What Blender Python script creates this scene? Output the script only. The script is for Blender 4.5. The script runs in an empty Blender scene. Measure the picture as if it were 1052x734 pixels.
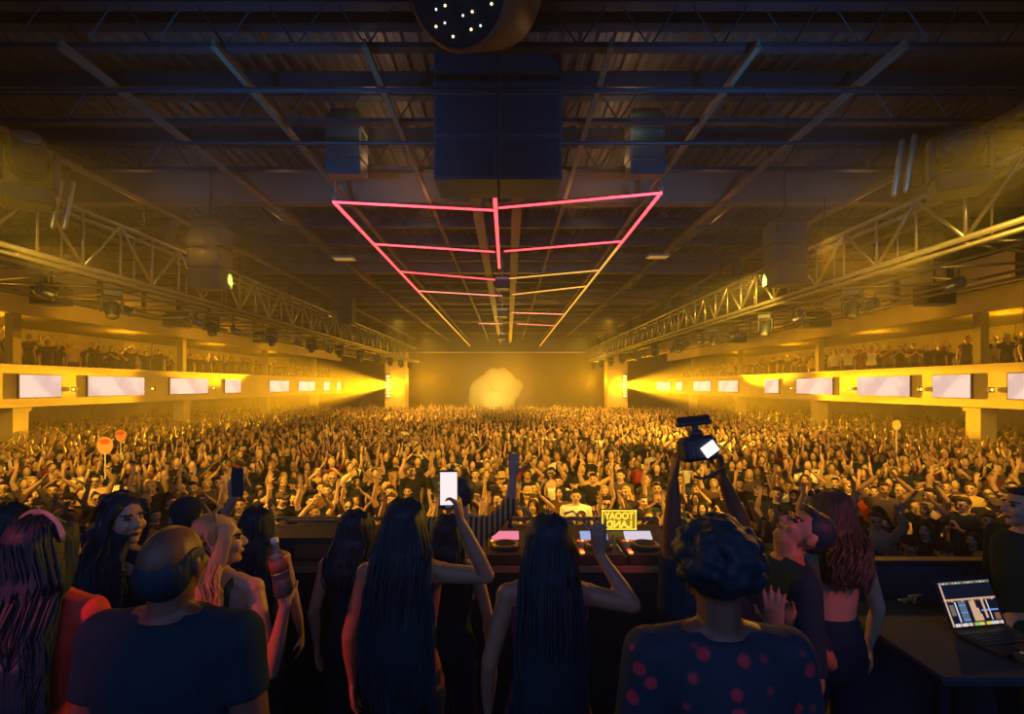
import bpy, math, random
import numpy as np
from mathutils import Vector, Matrix, Euler, Quaternion
random.seed(7)
C = bpy.context.scene.collection
SC = bpy.context.scene
PI = math.pi
V = Vector
R = math.radians
F = 500.0            # focal length in pixels of a 1052 px wide frame
CX, CY = 522.0, 397.0
CAMZ = 3.6
STAGE = 1.45

def P(px, py, d):
    return V(((px - CX) / F * d, d, CAMZ - (py - CY) / F * d))

# ------------------------------------------------------------------ materials
MATS = {}
def mat(name, col, rough=0.7, metal=0.0, emit=None, es=0.0, noise=0.0, nscale=20.0, bump=0.0, spec=0.5, trans=0.0):
    if name in MATS:
        return MATS[name]
    m = bpy.data.materials.new(name); m.use_nodes = True
    nt = m.node_tree; b = nt.nodes['Principled BSDF']
    b.inputs['Base Color'].default_value = (*col, 1)
    b.inputs['Roughness'].default_value = rough
    b.inputs['Metallic'].default_value = metal
    b.inputs['Specular IOR Level'].default_value = spec
    if trans: b.inputs['Transmission Weight'].default_value = trans
    if emit:
        b.inputs['Emission Color'].default_value = (*emit, 1)
        b.inputs['Emission Strength'].default_value = es
    if noise or bump:
        tc = nt.nodes.new('ShaderNodeTexCoord')
        n = nt.nodes.new('ShaderNodeTexNoise'); n.inputs['Scale'].default_value = nscale; n.inputs['Detail'].default_value = 4
        nt.links.new(tc.outputs['Object'], n.inputs['Vector'])
        if noise:
            mx = nt.nodes.new('ShaderNodeMix'); mx.data_type = 'RGBA'
            a = tuple(max(0, c * (1 - noise)) for c in col); d = tuple(min(1, c * (1 + noise)) for c in col)
            mx.inputs[6].default_value = (*a, 1); mx.inputs[7].default_value = (*d, 1)
            nt.links.new(n.outputs['Fac'], mx.inputs[0]); nt.links.new(mx.outputs[2], b.inputs['Base Color'])
        if bump:
            bp = nt.nodes.new('ShaderNodeBump'); bp.inputs['Strength'].default_value = bump; bp.inputs['Distance'].default_value = 0.02
            nt.links.new(n.outputs['Fac'], bp.inputs['Height']); nt.links.new(bp.outputs['Normal'], b.inputs['Normal'])
    MATS[name] = m
    return m

SKIN = mat('skin', (0.42, 0.26, 0.17), 0.5, noise=0.12, nscale=14)
SKIN_T = mat('skin_tan', (0.30, 0.17, 0.10), 0.5, noise=0.12, nscale=14)
SKIN_D = mat('skin_deep', (0.12, 0.065, 0.04), 0.5, noise=0.12, nscale=14)
EYE = mat('eye_dark', (0.015, 0.012, 0.012), 0.3)
LIP = mat('lip', (0.22, 0.05, 0.04), 0.4)
def hairmat(name, col):
    m = mat(name, col, 0.55, spec=0.25)
    nt = m.node_tree; b = nt.nodes['Principled BSDF']
    tc = nt.nodes.new('ShaderNodeTexCoord'); mp = nt.nodes.new('ShaderNodeMapping'); mp.inputs['Scale'].default_value = (60, 60, 4)
    n = nt.nodes.new('ShaderNodeTexNoise'); n.inputs['Scale'].default_value = 1.0; n.inputs['Detail'].default_value = 3
    bp = nt.nodes.new('ShaderNodeBump'); bp.inputs['Strength'].default_value = 0.5; bp.inputs['Distance'].default_value = 0.01
    nt.links.new(tc.outputs['Object'], mp.inputs['Vector']); nt.links.new(mp.outputs['Vector'], n.inputs['Vector'])
    nt.links.new(n.outputs['Fac'], bp.inputs['Height']); nt.links.new(bp.outputs['Normal'], b.inputs['Normal'])
    return m
H_BLACK = hairmat('hair_black_veiled', (0.004, 0.027, 0.048))  # navy tint carries the blue veil over the dark stage in its colour
H_BROWN = hairmat('hair_brown', (0.05, 0.028, 0.015))
H_BLOND = hairmat('hair_blond', (0.40, 0.27, 0.12))
H_LBROWN = hairmat('hair_light_brown', (0.07, 0.05, 0.035))
H_BLACKC = hairmat('hair_black_crowd', (0.008, 0.007, 0.008))
HAIRS = {'black': H_BLACKC, 'brown': H_BROWN, 'blond': H_BLOND}
TOPS = {}
for nm, c in (('black', (0.009, 0.009, 0.016)), ('white', (0.62, 0.60, 0.55)), ('grey', (0.065, 0.045, 0.055)),
              ('navy', (0.012, 0.02, 0.06)), ('red', (0.16, 0.02, 0.018)), ('tan', (0.35, 0.24, 0.12)), ('brown', (0.08, 0.04, 0.025))):
    TOPS[nm] = mat('cloth_' + nm, c, 0.9, noise=0.15, nscale=12, bump=0.3, spec=0.15)
FGCLOTH = mat('cloth_black_navy', (0.006, 0.028, 0.048), 0.9, noise=0.15, nscale=12, bump=0.3, spec=0.15)  # foreground black with the blue veil put into the cloth colour
JEANS = mat('trouser_dark', (0.006, 0.020, 0.042), 0.9, noise=0.2, spec=0.15)
STEEL = mat('truss_aluminium', (0.30, 0.29, 0.27), 0.38, 0.85, noise=0.12, nscale=6)
BLACKM = mat('black_metal', (0.010, 0.016, 0.036), 0.5, 0.3)
BLACKP = mat('black_plastic', (0.006, 0.028, 0.048), 0.55)  # blue veil put into this black and those below
MATTE = mat('matte_black_cloth', (0.006, 0.028, 0.048), 0.95, spec=0.1)
WOODB = mat('black_wood', (0.006, 0.028, 0.048), 0.7, noise=0.3)

# ------------------------------------------------------------------ mesh builder
def frame_of(d, hint=None):
    d = V(d).normalized()
    h = V(hint) if hint is not None else (V((0, 0, 1)) if abs(d.z) < 0.9 else V((1, 0, 0)))
    u = h - d * h.dot(d)
    if u.length < 1e-5:
        h = V((0.3, 1, 0.2)); u = h - d * h.dot(d)
    u.normalize()
    return u, d.cross(u)

class MB:
    def __init__(s): s.v = []; s.f = []; s.m = []
    def box(s, c, size, rot=None, m=0):
        b = len(s.v); c = V(c)
        for x in (-.5, .5):
            for y in (-.5, .5):
                for z in (-.5, .5):
                    p = V((x * size[0], y * size[1], z * size[2]))
                    if rot is not None: p = rot @ p
                    s.v.append(tuple(c + p))
        for q in ((0, 1, 3, 2), (4, 6, 7, 5), (0, 4, 5, 1), (2, 3, 7, 6), (0, 2, 6, 4), (1, 5, 7, 3)):
            s.f.append(tuple(b + i for i in q)); s.m.append(m)
        return s
    def bbox(s, lo, hi, m=0):
        return s.box([(a + b) / 2 for a, b in zip(lo, hi)], [abs(b - a) for a, b in zip(lo, hi)], m=m)
    def bevbox(s, c, size, r, rot=None, m=0):
        # box with chamfered vertical and horizontal edges
        x, y, z = size[0] / 2, size[1] / 2, size[2] / 2
        b = len(s.v); c = V(c); rings = []
        def ring(rx, ry, rr, zz):
            pts = [(-rx + rr, -ry), (rx - rr, -ry), (rx, -ry + rr), (rx, ry - rr), (rx - rr, ry), (-rx + rr, ry), (-rx, ry - rr), (-rx, -ry + rr)]
            k = len(s.v)
            for px, py in pts:
                p = V((px, py, zz))
                if rot is not None: p = rot @ p
                s.v.append(tuple(c + p))
            return k
        ks = [ring(x - r, y - r, r * .4, -z), ring(x, y, r, -z + r), ring(x, y, r, z - r), ring(x - r, y - r, r * .4, z)]
        for a, d in zip(ks, ks[1:]):
            for i in range(8):
                j = (i + 1) % 8
                s.f.append((a + i, a + j, d + j, d + i)); s.m.append(m)
        s.f.append(tuple(ks[0] + i for i in reversed(range(8)))); s.m.append(m)
        s.f.append(tuple(ks[3] + i for i in range(8))); s.m.append(m)
        return s
    def loft(s, pts, rad, hint=None, seg=10, m=0, cap=True):
        pts = [V(p) for p in pts]; n = len(pts); b = len(s.v)
        for i, p in enumerate(pts):
            a = pts[max(0, i - 1)]; c = pts[min(n - 1, i + 1)]
            u, w = frame_of(c - a, hint)
            r = rad[i]; ru, rw = (r, r) if not isinstance(r, tuple) else r
            for k in range(seg):
                t = 2 * PI * k / seg
                s.v.append(tuple(p + u * (ru * math.cos(t)) + w * (rw * math.sin(t))))
        for i in range(n - 1):
            for k in range(seg):
                k2 = (k + 1) % seg
                s.f.append((b + i * seg + k, b + i * seg + k2, b + (i + 1) * seg + k2, b + (i + 1) * seg + k)); s.m.append(m)
        if cap:
            s.f.append(tuple(b + k for k in reversed(range(seg)))); s.m.append(m)
            s.f.append(tuple(b + (n - 1) * seg + k for k in range(seg))); s.m.append(m)
        return s
    def tube(s, a, b, r, seg=8, m=0):
        return s.loft([a, b], [r, r], seg=seg, m=m)
    def capsule(s, a, ra, b, rb, seg=10, m=0, flat=1.0, hint=None):
        a, b = V(a), V(b); d = b - a
        L = d.length or 1e-4; d = d / L
        pts, rad = [], []
        for t in (-75, -40): pts.append(a + d * ra * math.sin(R(t))); rad.append(ra * math.cos(R(t)))
        for t in (0, .5, 1): pts.append(a + d * L * t); rad.append(ra + (rb - ra) * t)
        for t in (40, 75): pts.append(b + d * rb * math.sin(R(t))); rad.append(rb * math.cos(R(t)))
        return s.loft(pts, [(r, r * flat) for r in rad], hint=hint, seg=seg, m=m)
    def ell(s, c, r, rot=None, seg=12, rings=8, m=0):
        b = len(s.v); c = V(c)
        def add(p):
            p = V((p[0] * r[0], p[1] * r[1], p[2] * r[2]))
            if rot is not None: p = rot @ p
            s.v.append(tuple(c + p))
        add((0, 0, -1))
        for i in range(1, rings):
            t = -PI / 2 + PI * i / rings
            for k in range(seg):
                q = 2 * PI * k / seg
                add((math.cos(t) * math.cos(q), math.cos(t) * math.sin(q), math.sin(t)))
        add((0, 0, 1)); e = len(s.v) - 1
        for k in range(seg):
            k2 = (k + 1) % seg
            s.f.append((b, b + 1 + k2, b + 1 + k)); s.m.append(m)
            for i in range(rings - 2):
                s.f.append((b + 1 + i * seg + k, b + 1 + i * seg + k2, b + 1 + (i + 1) * seg + k2, b + 1 + (i + 1) * seg + k)); s.m.append(m)
            s.f.append((e, b + 1 + (rings - 2) * seg + k, b + 1 + (rings - 2) * seg + k2)); s.m.append(m)
        return s
    def quad(s, a, b, c, d, m=0):
        k = len(s.v); s.v += [tuple(a), tuple(b), tuple(c), tuple(d)]; s.f.append((k, k + 1, k + 2, k + 3)); s.m.append(m)
        return s
    def xf(s, start, M):
        for i in range(start, len(s.v)): s.v[i] = tuple(M @ V(s.v[i]))
    def mesh(s, name, mats, smooth=False):
        me = bpy.data.meshes.new(name); me.from_pydata(s.v, [], s.f)
        for x in (mats if isinstance(mats, (list, tuple)) else [mats]): me.materials.append(x)
        me.polygons.foreach_set('material_index', s.m)
        me.polygons.foreach_set('use_smooth', [smooth] * len(s.f))
        me.update()
        return me
    def obj(s, name, mats, parent=None, smooth=False):
        return link(name, s.mesh(name, mats, smooth), parent)

def link(name, me, parent=None):
    o = bpy.data.objects.new(name, me); C.objects.link(o)
    if parent is not None: o.parent = parent
    return o
def tag(o, label, cat, group=None, kind=None):
    o['label'] = label; o['category'] = cat
    if group: o['group'] = group
    if kind: o['kind'] = kind
    return o
def struct(o, label=None):
    o['kind'] = 'structure'
    if label: o['label'] = label
    return o
def thing(name, label, cat, loc=(0, 0, 0), rz=0, group=None):
    o = bpy.data.objects.new(name, None); C.objects.link(o); o.location = loc; o.rotation_euler = (0, 0, rz)
    o.empty_display_size = .1
    return tag(o, label, cat, group)
def dup(root, loc=None, rz=None, label=None, group=None, scale=None):
    r = root.copy(); C.objects.link(r)
    if loc is not None: r.location = loc
    if rz is not None: r.rotation_euler = (0, 0, rz)
    if scale is not None: r.scale = (scale,) * 3
    if label: r['label'] = label
    if group: r['group'] = group
    elif 'group' in r and group == '': del r['group']
    for ch in list(root.children):
        c = ch.copy(); C.objects.link(c); c.parent = r
        for g in ch.children:
            d = g.copy(); C.objects.link(d); d.parent = c
    return r

def organic(mb, name, mats, voxel, smooth=2, classify=None):
    me = bpy.data.meshes.new('tmp'); me.from_pydata(mb.v, [], mb.f)
    o = bpy.data.objects.new('tmp', me); C.objects.link(o)
    m = o.modifiers.new('r', 'REMESH'); m.mode = 'VOXEL'; m.voxel_size = voxel; m.use_smooth_shade = True
    if smooth:
        q = o.modifiers.new('s', 'SMOOTH'); q.iterations = smooth; q.factor = .5
    dg = bpy.context.evaluated_depsgraph_get()
    out = bpy.data.meshes.new_from_object(o.evaluated_get(dg)); out.name = name
    bpy.data.objects.remove(o); bpy.data.meshes.remove(me)
    out.materials.clear()
    for x in (mats if isinstance(mats, (list, tuple)) else [mats]): out.materials.append(x)
    n = len(out.polygons)
    mi = np.zeros(n, dtype=np.int32)
    if classify:
        cs = np.zeros(n * 3); out.polygons.foreach_get('center', cs)
        mi = classify(cs.reshape(-1, 3)).astype(np.int32)
    out.polygons.foreach_set('material_index', mi)
    out.polygons.foreach_set('use_smooth', [True] * n)
    out.update()
    return out

# ------------------------------------------------------------------ the human figure (faces local -Y, about 1.72 tall)
def hand(mb, W, d, n, side, curl=0.3, s=1.0, thumb=0.5, spread=1.0):
    """palm and five fingers. W wrist, d towards the fingers, n palm normal, side +1/-1 puts the thumb on d x n side."""
    W = V(W); d = V(d).normalized(); n = V(n); n = (n - d * n.dot(d)).normalized(); a = d.cross(n) * side
    pw = .040 * s
    mb.loft([W - d * .01 * s, W + d * .025 * s, W + d * .06 * s, W + d * .092 * s, W + d * .10 * s],
            [(.017 * s, .026 * s), (.017 * s, .034 * s), (.015 * s, pw), (.012 * s, pw), (.006 * s, pw * .8)], hint=n, seg=10)
    K = W + d * .092 * s
    for i, (off, L) in enumerate(((.030, .072), (.010, .080), (-.010, .075), (-.029, .060))):
        p = K + a * off * s
        dirv = (d + a * off * 5 * spread).normalized()
        r = .0092 * s
        ang = 0
        for frac, k in ((.45, 1.0), (.32, 1.3), (.23, 1.0)):
            ang += curl * k * 1.15
            dd = (dirv * math.cos(ang) + n * math.sin(ang)).normalized()
            q = p + dd * L * frac * s
            mb.capsule(p, r, q, r * .92, seg=6); p = q; r *= .92
    p = W + d * .025 * s + a * .024 * s
    td = (d * .6 + a * (1.0 - .6 * thumb) + n * .7 * thumb).normalized()
    q = p + td * .045 * s; mb.capsule(p, .0135 * s, q, .011 * s, seg=6)
    td2 = (td + d * .5 + n * .3 * thumb).normalized()
    mb.capsule(q, .0108 * s, q + td2 * .032 * s, .009 * s, seg=6)

HP = V((0, .01, 1.50))
def head_mat(yaw=0, pitch=0, roll=0):
    return Matrix.Translation(HP) @ Euler((pitch, roll, yaw), 'XYZ').to_matrix().to_4x4() @ Matrix.Translation(-HP)

def body_mb(arms, female=False, hm=Matrix(), bulk=1.0, legs='stand', chest=True):
    """arms: {+1:(elbow,wrist,handdir,palmnormal,curl), -1:...}"""
    mb = MB(); g = bulk
    shx = .165 if female else .19
    if female:
        prof = [(.82, .10, .09), (.87, .165, .115), (.93, .172, .118), (1.02, .145, .10), (1.10, .122, .088), (1.20, .135, .098), (1.30, .150, .105), (1.38, .160, .092), (1.43, .130, .075), (1.47, .06, .052)]
    else:
        prof = [(.82, .10, .09), (.87, .155, .11), (.95, .158, .112), (1.05, .145, .105), (1.12, .145, .102), (1.22, .165, .115), (1.32, .182, .12), (1.39, .185, .105), (1.44, .14, .082), (1.48, .065, .06)]
    mb.loft([(0, .01, z) for z, _, _ in prof], [(ry * g, rx * g) for _, rx, ry in prof], hint=(0, 1, 0), seg=16)
    if female:
        for s in (-1, 1): mb.ell((s * .07, -.085, 1.27), (.06, .05, .06))
    mb.capsule((0, .022, 1.42), .052 if female else .062, (0, .008, 1.56), .047 if female else .057)
    # trapezius
    for s in (-1, 1):
        mb.capsule((s * .03, .02, 1.47), .04, (s * shx * .85, .015, 1.415), .045 if female else .055)
    hs = len(mb.v)
    mb.ell((0, .014, 1.632), (.075, .094, .091), seg=16, rings=12)
    mb.ell((0, -.022, 1.592), (.062, .070, .085), seg=16, rings=12)
    mb.ell((0, -.032, 1.545), (.047, .050, .040))
    mb.ell((0, -.072, 1.525), (.022, .018, .018))
    mb.capsule((0, -.086, 1.628), .008, (0, -.106, 1.595), .013, seg=8)
    for s in (-1, 1):
        mb.ell((s * .012, -.096, 1.590), (.009, .010, .008))
        mb.ell((s * .029, -.081, 1.643), (.022, .012, .008))
        mb.ell((s * .034, -.068, 1.590), (.022, .020, .024))
        mb.ell((s * .078, .015, 1.605), (.010, .020, .032), rot=Euler((0, 0, s * -.3)).to_matrix())
    mb.ell((0, -.089, 1.560), (.024, .012, .010))
    mb.xf(hs, hm)
    for s, (E, W, hd, pn, curl) in arms.items():
        S = V((s * shx, .01, 1.405)); E = V(E); W = V(W)
        r0 = (.044 if female else .056) * g; r1 = (.035 if female else .043) * g; r2 = (.024 if female else .029) * g
        mb.ell(S, (r0 * 1.1, r0 * 1.05, r0 * 1.1))
        mb.capsule(S, r0, E, r1, seg=12)
        M_ = E.lerp(W, .35)
        mb.loft([E - (W - E) * .08, E, M_, E.lerp(W, .75), W], [r1 * .6, r1 * .95, r1 * .98, r2 * 1.08, (r2 * .78, r2)], hint=pn, seg=12)
        hand(mb, W, hd, pn, s, curl=curl, s=.92 if female else 1.0)
    for s in (-1, 1):
        hip = V((s * .088, .01, .90)); knee = V((s * .10, -.015, .49)); ank = V((s * .105, .02, .075))
        mb.capsule(hip, .088, knee, .052, seg=12)
        mb.loft([knee + V((0, 0, .04)), knee, V((s * .103, .025, .36)), V((s * .104, .022, .2)), ank, ank - V((0, 0, .03))], [.05, .052, .054, .040, .034, .03], seg=12)
        mb.capsule(ank - V((0, -.02, .035)), .035, ank + V((s * .015, -.15, -.045)), .028, flat=1.2, hint=(0, 0, 1))
    return mb

def face_classify(hm, glasses=False):
    inv = np.array(hm.inverted())
    def f(c):
        q = c @ inv[:3, :3].T + inv[:3, 3]
        x, y, z = np.abs(q[:, 0]), q[:, 1], q[:, 2]
        out = np.zeros(len(q))
        front = y < -.045
        eye = front & (((x - .030) / .014) ** 2 + ((z - 1.624) / .008) ** 2 < 1)
        brow = front & (np.abs(z - 1.645 - (x - .03) * -.1) < .0045) & (x > .012) & (x < .05)
        lip = front & ((x / .024) ** 2 + ((z - 1.560) / .0085) ** 2 < 1) & (y < -.07)
        out[eye | brow] = 1; out[lip] = 2
        return out
    return f

def top_mb(arms, female=False, sleeve=.55, neck=1.455, hem=.86, bulk=1.0, straps=False, loose=.014):
    mb = MB(); g = bulk; k = loose
    shx = .165 if female else .19
    if female:
        prof = [(.84, .150, .11), (.87, .168, .118), (.93, .172, .120), (1.02, .148, .104), (1.10, .126, .092), (1.20, .138, .10), (1.30, .152, .107), (1.38, .160, .092), (1.43, .130, .075), (1.46, .085, .06)]
    else:
        prof = [(.84, .155, .11), (.87, .157, .112), (.95, .16, .114), (1.05, .15, .108), (1.12, .15, .105), (1.22, .168, .117), (1.32, .184, .12), (1.39, .186, .105), (1.44, .14, .082), (1.47, .085, .068)]
    prof = [p for p in prof if hem - .03 <= p[0] <= neck + .02]
    mb.loft([(0, .01, z) for z, _, _ in prof], [((ry + k) * g, (rx + k) * g) for _, rx, ry in prof], hint=(0, 1, 0), seg=18)
    if female:
        for s in (-1, 1): mb.ell((s * .07, -.09, 1.27), (.066, .055, .066))
    if sleeve > 0:
        for s, (E, W, *_r) in arms.items():
            S = V((s * shx, .01, 1.405)); E = V(E)
            r0 = (.044 if female else .056) * g + k; r1 = (.035 if female else .043) * g + k
            mb.capsule((s * .04, .015, 1.445), .045 + k, (s * shx * .9, .012, 1.405), r0)
            mb.ell(S, (r0, r0, r0))
            e = S.lerp(E, min(1, sleeve))
            mb.loft([S, S.lerp(e, .5), e], [r0, (r0 + r1) / 2, r1 * 1.05], seg=14)
            if sleeve > 1:
                W = V(W); M_ = E.lerp(W, .35); w2 = E.lerp(W, min(.97, sleeve - 1))
                mb.ell(E, (r1, r1, r1))
                mb.loft([E, M_, w2], [r1 * 1.02, r1, r1 * .8], seg=12)
    if straps:
        for s in (-1, 1):
            mb.loft([(s * .09, -.085, 1.33), (s * .092, -.07, 1.42), (s * .09, .0, 1.475), (s * .09, .09, 1.43), (s * .09, .115, 1.30)], [(.014, .02)] * 5, hint=(1, 0, 0), seg=8)
    return mb

def legs_mb(skirt=False):
    mb = MB()
    if skirt:
        mb.loft([(0, .01, z) for z in (.98, .9, .75, .55)], [(.12, .16), (.135, .19), (.15, .20), (.17, .22)], hint=(0, 1, 0), seg=20)
        return mb
    mb.loft([(0, .01, z) for z in (.80, .87, .93, 1.0)], [(.11, .14), (.13, .178), (.13, .178), (.118, .162)], hint=(0, 1, 0), seg=18)
    for s in (-1, 1):
        mb.capsule((s * .088, .01, .88), .098, (s * .10, -.012, .49), .066, seg=12)
        mb.loft([(s * .10, -.012, .52), (s * .103, .02, .36), (s * .105, .02, .10)], [.066, .064, .056], seg=12)
    return mb

def short_hair_mb(hm, kind='short'):
    mb = MB()
    if kind == 'short':
        mb.ell((0, .030, 1.652), (.083, .090, .087), seg=18, rings=12)
        mb.ell((0, .062, 1.615), (.068, .048, .065))
        mb.ell((0, -.040, 1.706), (.055, .040, .020))
    elif kind == 'curly':
        rnd = random.Random(5)
        mb.ell((0, .03, 1.655), (.098, .102, .100), seg=18, rings=12)
        for i in range(150):
            t = rnd.uniform(0, 2 * PI); z = rnd.uniform(-.55, 1)
            q = math.sqrt(1 - z * z)
            p = V((q * math.cos(t) * .106, .03 + q * math.sin(t) * .106, 1.66 + z * .104))
            if p.y < -.045 and p.z < 1.67: continue
            r = rnd.uniform(.015, .025); mb.ell(p, (r, r, r), seg=8, rings=6)
    elif kind == 'balding':
        mb.ell((0, .048, 1.598), (.077, .064, .076), seg=20, rings=14)
        for s in (-1, 1): mb.ell((s * .066, .015, 1.630), (.014, .048, .036))
    elif kind == 'bun':
        mb.ell((0, .030, 1.652), (.083, .090, .087), seg=18, rings=12)
        mb.ell((0, .075, 1.72), (.042, .042, .042))
    mb.xf(0, hm)
    return mb

def long_hair(name, hm, length=.45, width=.10, mats=None, strands=0, wave=0.0, voxel=.012, front=True, seed=1):
    """cap on the skull that runs down the back; strands are thin tubes over it"""
    mb = MB()
    mb.ell((0, .026, 1.650), (.087, .094, .090), seg=18, rings=12)
    mb.ell((0, .058, 1.600), (.084, .062, .085))
    if front:
        for s in (-1, 1):
            mb.loft([(s * .055, -.035, 1.70), (s * .082, -.02, 1.64), (s * .088, -.005, 1.56), (s * .090, .02, 1.50), (s * .085, .045, 1.44)], [(.02, .03), (.014, .032), (.014, .034), (.016, .034), (.02, .03)], hint=(1, 0, 0), seg=10)
    mb.xf(0, hm)
    zt = 1.60; pts = []; rad = []
    top = hm @ V((0, .06, 1.60))
    n = 7
    for i in range(n):
        t = i / (n - 1)
        z = top.z - length * t
        w = width * (.85 + .35 * math.sin(min(1, t * 1.3) * PI * .5)) * (1 if t < .8 else 1 - (t - .8) * 1.3)
        yb = top.y * (1 - min(1, t * 2)) + (.155 if t > .35 else .12) * min(1, t * 2)
        pts.append((top.x * (1 - t), yb, z)); rad.append((.045 if t < .8 else .03, w))
    mb.loft(pts, rad, hint=(0, 1, 0), seg=16)
    me = organic(mb, name, mats, voxel, 2)
    if strands:
        rnd = random.Random(seed); sb = MB()
        for i in range(strands):
            a = rnd.uniform(-.15 * PI, 1.15 * PI)
            x = math.cos(a); y = max(-.15, math.sin(a))
            ph = rnd.uniform(0, 6); am = wave * rnd.uniform(.5, 1.3); L = length * rnd.uniform(.55, 1.04)
            p0 = [hm @ V((x * .02, .02 + y * .03, 1.742)), hm @ V((x * .068, .02 + y * .075, 1.712)), hm @ V((x * .089, .026 + y * .094, 1.655))]
            pp = list(p0); k = 8
            for j in range(1, k + 1):
                t = j / k
                w = width * (1.05 + .30 * min(1, t * 1.3)) * (1 if t < .8 else 1 - (t - .8) * 1.1)
                cx = top.x * (1 - t)
                yb = .03 + .11 * min(1, t * 2)
                off = math.sin(ph + t * 9) * am
                pp.append(V((cx + x * w + off, yb + max(0, y) * .055 + (.035 if y < 0 else 0) * t + math.cos(ph + t * 8) * am * .6, top.z - .02 - L * t)))
            rr = rnd.uniform(.0028, .0055)
            sb.loft(pp, [rr] * (len(pp) - 1) + [rr * .3], seg=4)
        nv = len(me.vertices)
        # join the strands to the hair mesh
        vs = np.zeros(nv * 3); me.vertices.foreach_get('co', vs)
        allv = [tuple(v) for v in vs.reshape(-1, 3)] + sb.v
        fs = [tuple(p.vertices) for p in me.polygons] + [tuple(nv + i for i in f) for f in sb.f]
        me2 = bpy.data.meshes.new(name); me2.from_pydata(allv, [], fs)
        me2.materials.append(mats); me2.polygons.foreach_set('use_smooth', [True] * len(fs)); me2.update()
        bpy.data.meshes.remove(me); me = me2
    return me

def cap_mb(hm, kind='cap'):
    mb = MB()
    if kind == 'cap':
        mb.ell((0, .018, 1.672), (.090, .104, .078), seg=20, rings=12)
        mb.loft([(0, -.06, 1.676), (0, -.11, 1.670), (0, -.16, 1.660)], [(.008, .078), (.006, .074), (.005, .045)], hint=(0, 0, 1), seg=14)
    elif kind == 'hat':
        mb.loft([(0, .01, 1.672), (0, .01, 1.676), (0, .01, 1.682)], [(.165, .15), (.175, .16), (.165, .15)], hint=(0, 1, 0), seg=24)
        mb.loft([(0, .01, 1.67), (0, .01, 1.74), (0, .01, 1.775), (0, .01, 1.78)], [(.108, .088), (.1, .082), (.08, .062), (.04, .03)], hint=(0, 1, 0), seg=20)
    mb.xf(0, hm)
    return mb

def glasses_mb(hm):
    mb = MB()
    for s in (-1, 1):
        mb.ell((s * .032, -.097, 1.622), (.026, .005, .018), seg=12, rings=6)
        mb.capsule((s * .056, -.09, 1.628), .003, (s * .080, .0, 1.625), .003, seg=5)
    mb.capsule((-.012, -.102, 1.627), .003, (.012, -.102, 1.627), .003, seg=5)
    mb.xf(0, hm)
    return mb

# arm presets in local space; s = +1/-1 side
def A_down(s): return (V((s * .24, .02, 1.13)), V((s * .25, -.06, .89)), (0, -.1, -1), (-s, 0, 0), .25)
def A_up(s): return (V((s * .27, -.04, 1.66)), V((s * .22, -.10, 1.90)), (0, -.1, 1), (0, -1, 0), .15)
def A_upwide(s): return (V((s * .40, -.04, 1.57)), V((s * .42, -.08, 1.82)), (.1 * s, 0, 1), (0, -1, 0), .12)
def A_over(s): return (V((s * .33, -.06, 1.62)), V((s * .12, -.10, 1.82)), (-s * .5, 0, .9), (-s, -.3, 0), .4)
def A_fist(s): return (V((s * .27, -.10, 1.60)), V((s * .20, -.20, 1.80)), (0, -.1, 1), (0, -1, 0), 1.1)
def A_chest(s): return (V((s * .26, -.06, 1.16)), V((s * .06, -.26, 1.28)), (-s * .35, -.25, .9), (-s, 0, 0), .2)
def A_phone(s): return (V((s * .25, -.16, 1.22)), V((s * .07, -.33, 1.44)), (-s * .1, -.15, 1), (-s * .3, -1, 0), .7)
def A_mouth(s): return (V((s * .30, -.10, 1.20)), V((s * .07, -.17, 1.40)), (-s * .3, -.1, .9), (-s * .2, 1, 0), .3)
def A_point(s): return (V((s * .24, -.20, 1.52)), V((s * .20, -.40, 1.66)), (0, -.7, .6), (0, -.3, -1), .5)

PROTO = {}
VOX = .0105
def make_variant(key, armsL, armsR, female, hair, hat, glasses, skin, yaw=0, pitch=0, roll=0, sleeve=.5, bulk=1.0):
    arms = {1: armsL(1), -1: armsR(-1)}
    hm = head_mat(yaw, pitch, roll)
    p = {}
    p['body'] = organic(body_mb(arms, female, hm, bulk), 'person_body', [skin, EYE, LIP], VOX, 2, face_classify(hm))
    if sleeve is not None:
        p['top'] = organic(top_mb(arms, female, sleeve, bulk=bulk, straps=(sleeve == 0), neck=1.455 if sleeve else 1.36), 'person_top', TOPS['black'], .014, 2)
    p['trousers'] = organic(legs_mb(), 'person_trousers', JEANS, .018, 1)
    if hair == 'long': p['hair'] = long_hair('person_hair', hm, .34, .085, H_BLACK, voxel=.013)
    elif hair: p['hair'] = organic(short_hair_mb(hm, hair), 'person_hair', H_BLACK, .013, 1)
    if hat: p['hat'] = organic(cap_mb(hm, hat), 'person_hat', TOPS['black'], .008 if hat == 'hat' else .009, 0)
    if glasses:
        g = glasses_mb(hm); p['glasses'] = g.mesh('person_glasses', BLACKP, True)
    PROTO[key] = p
    return p

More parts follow.
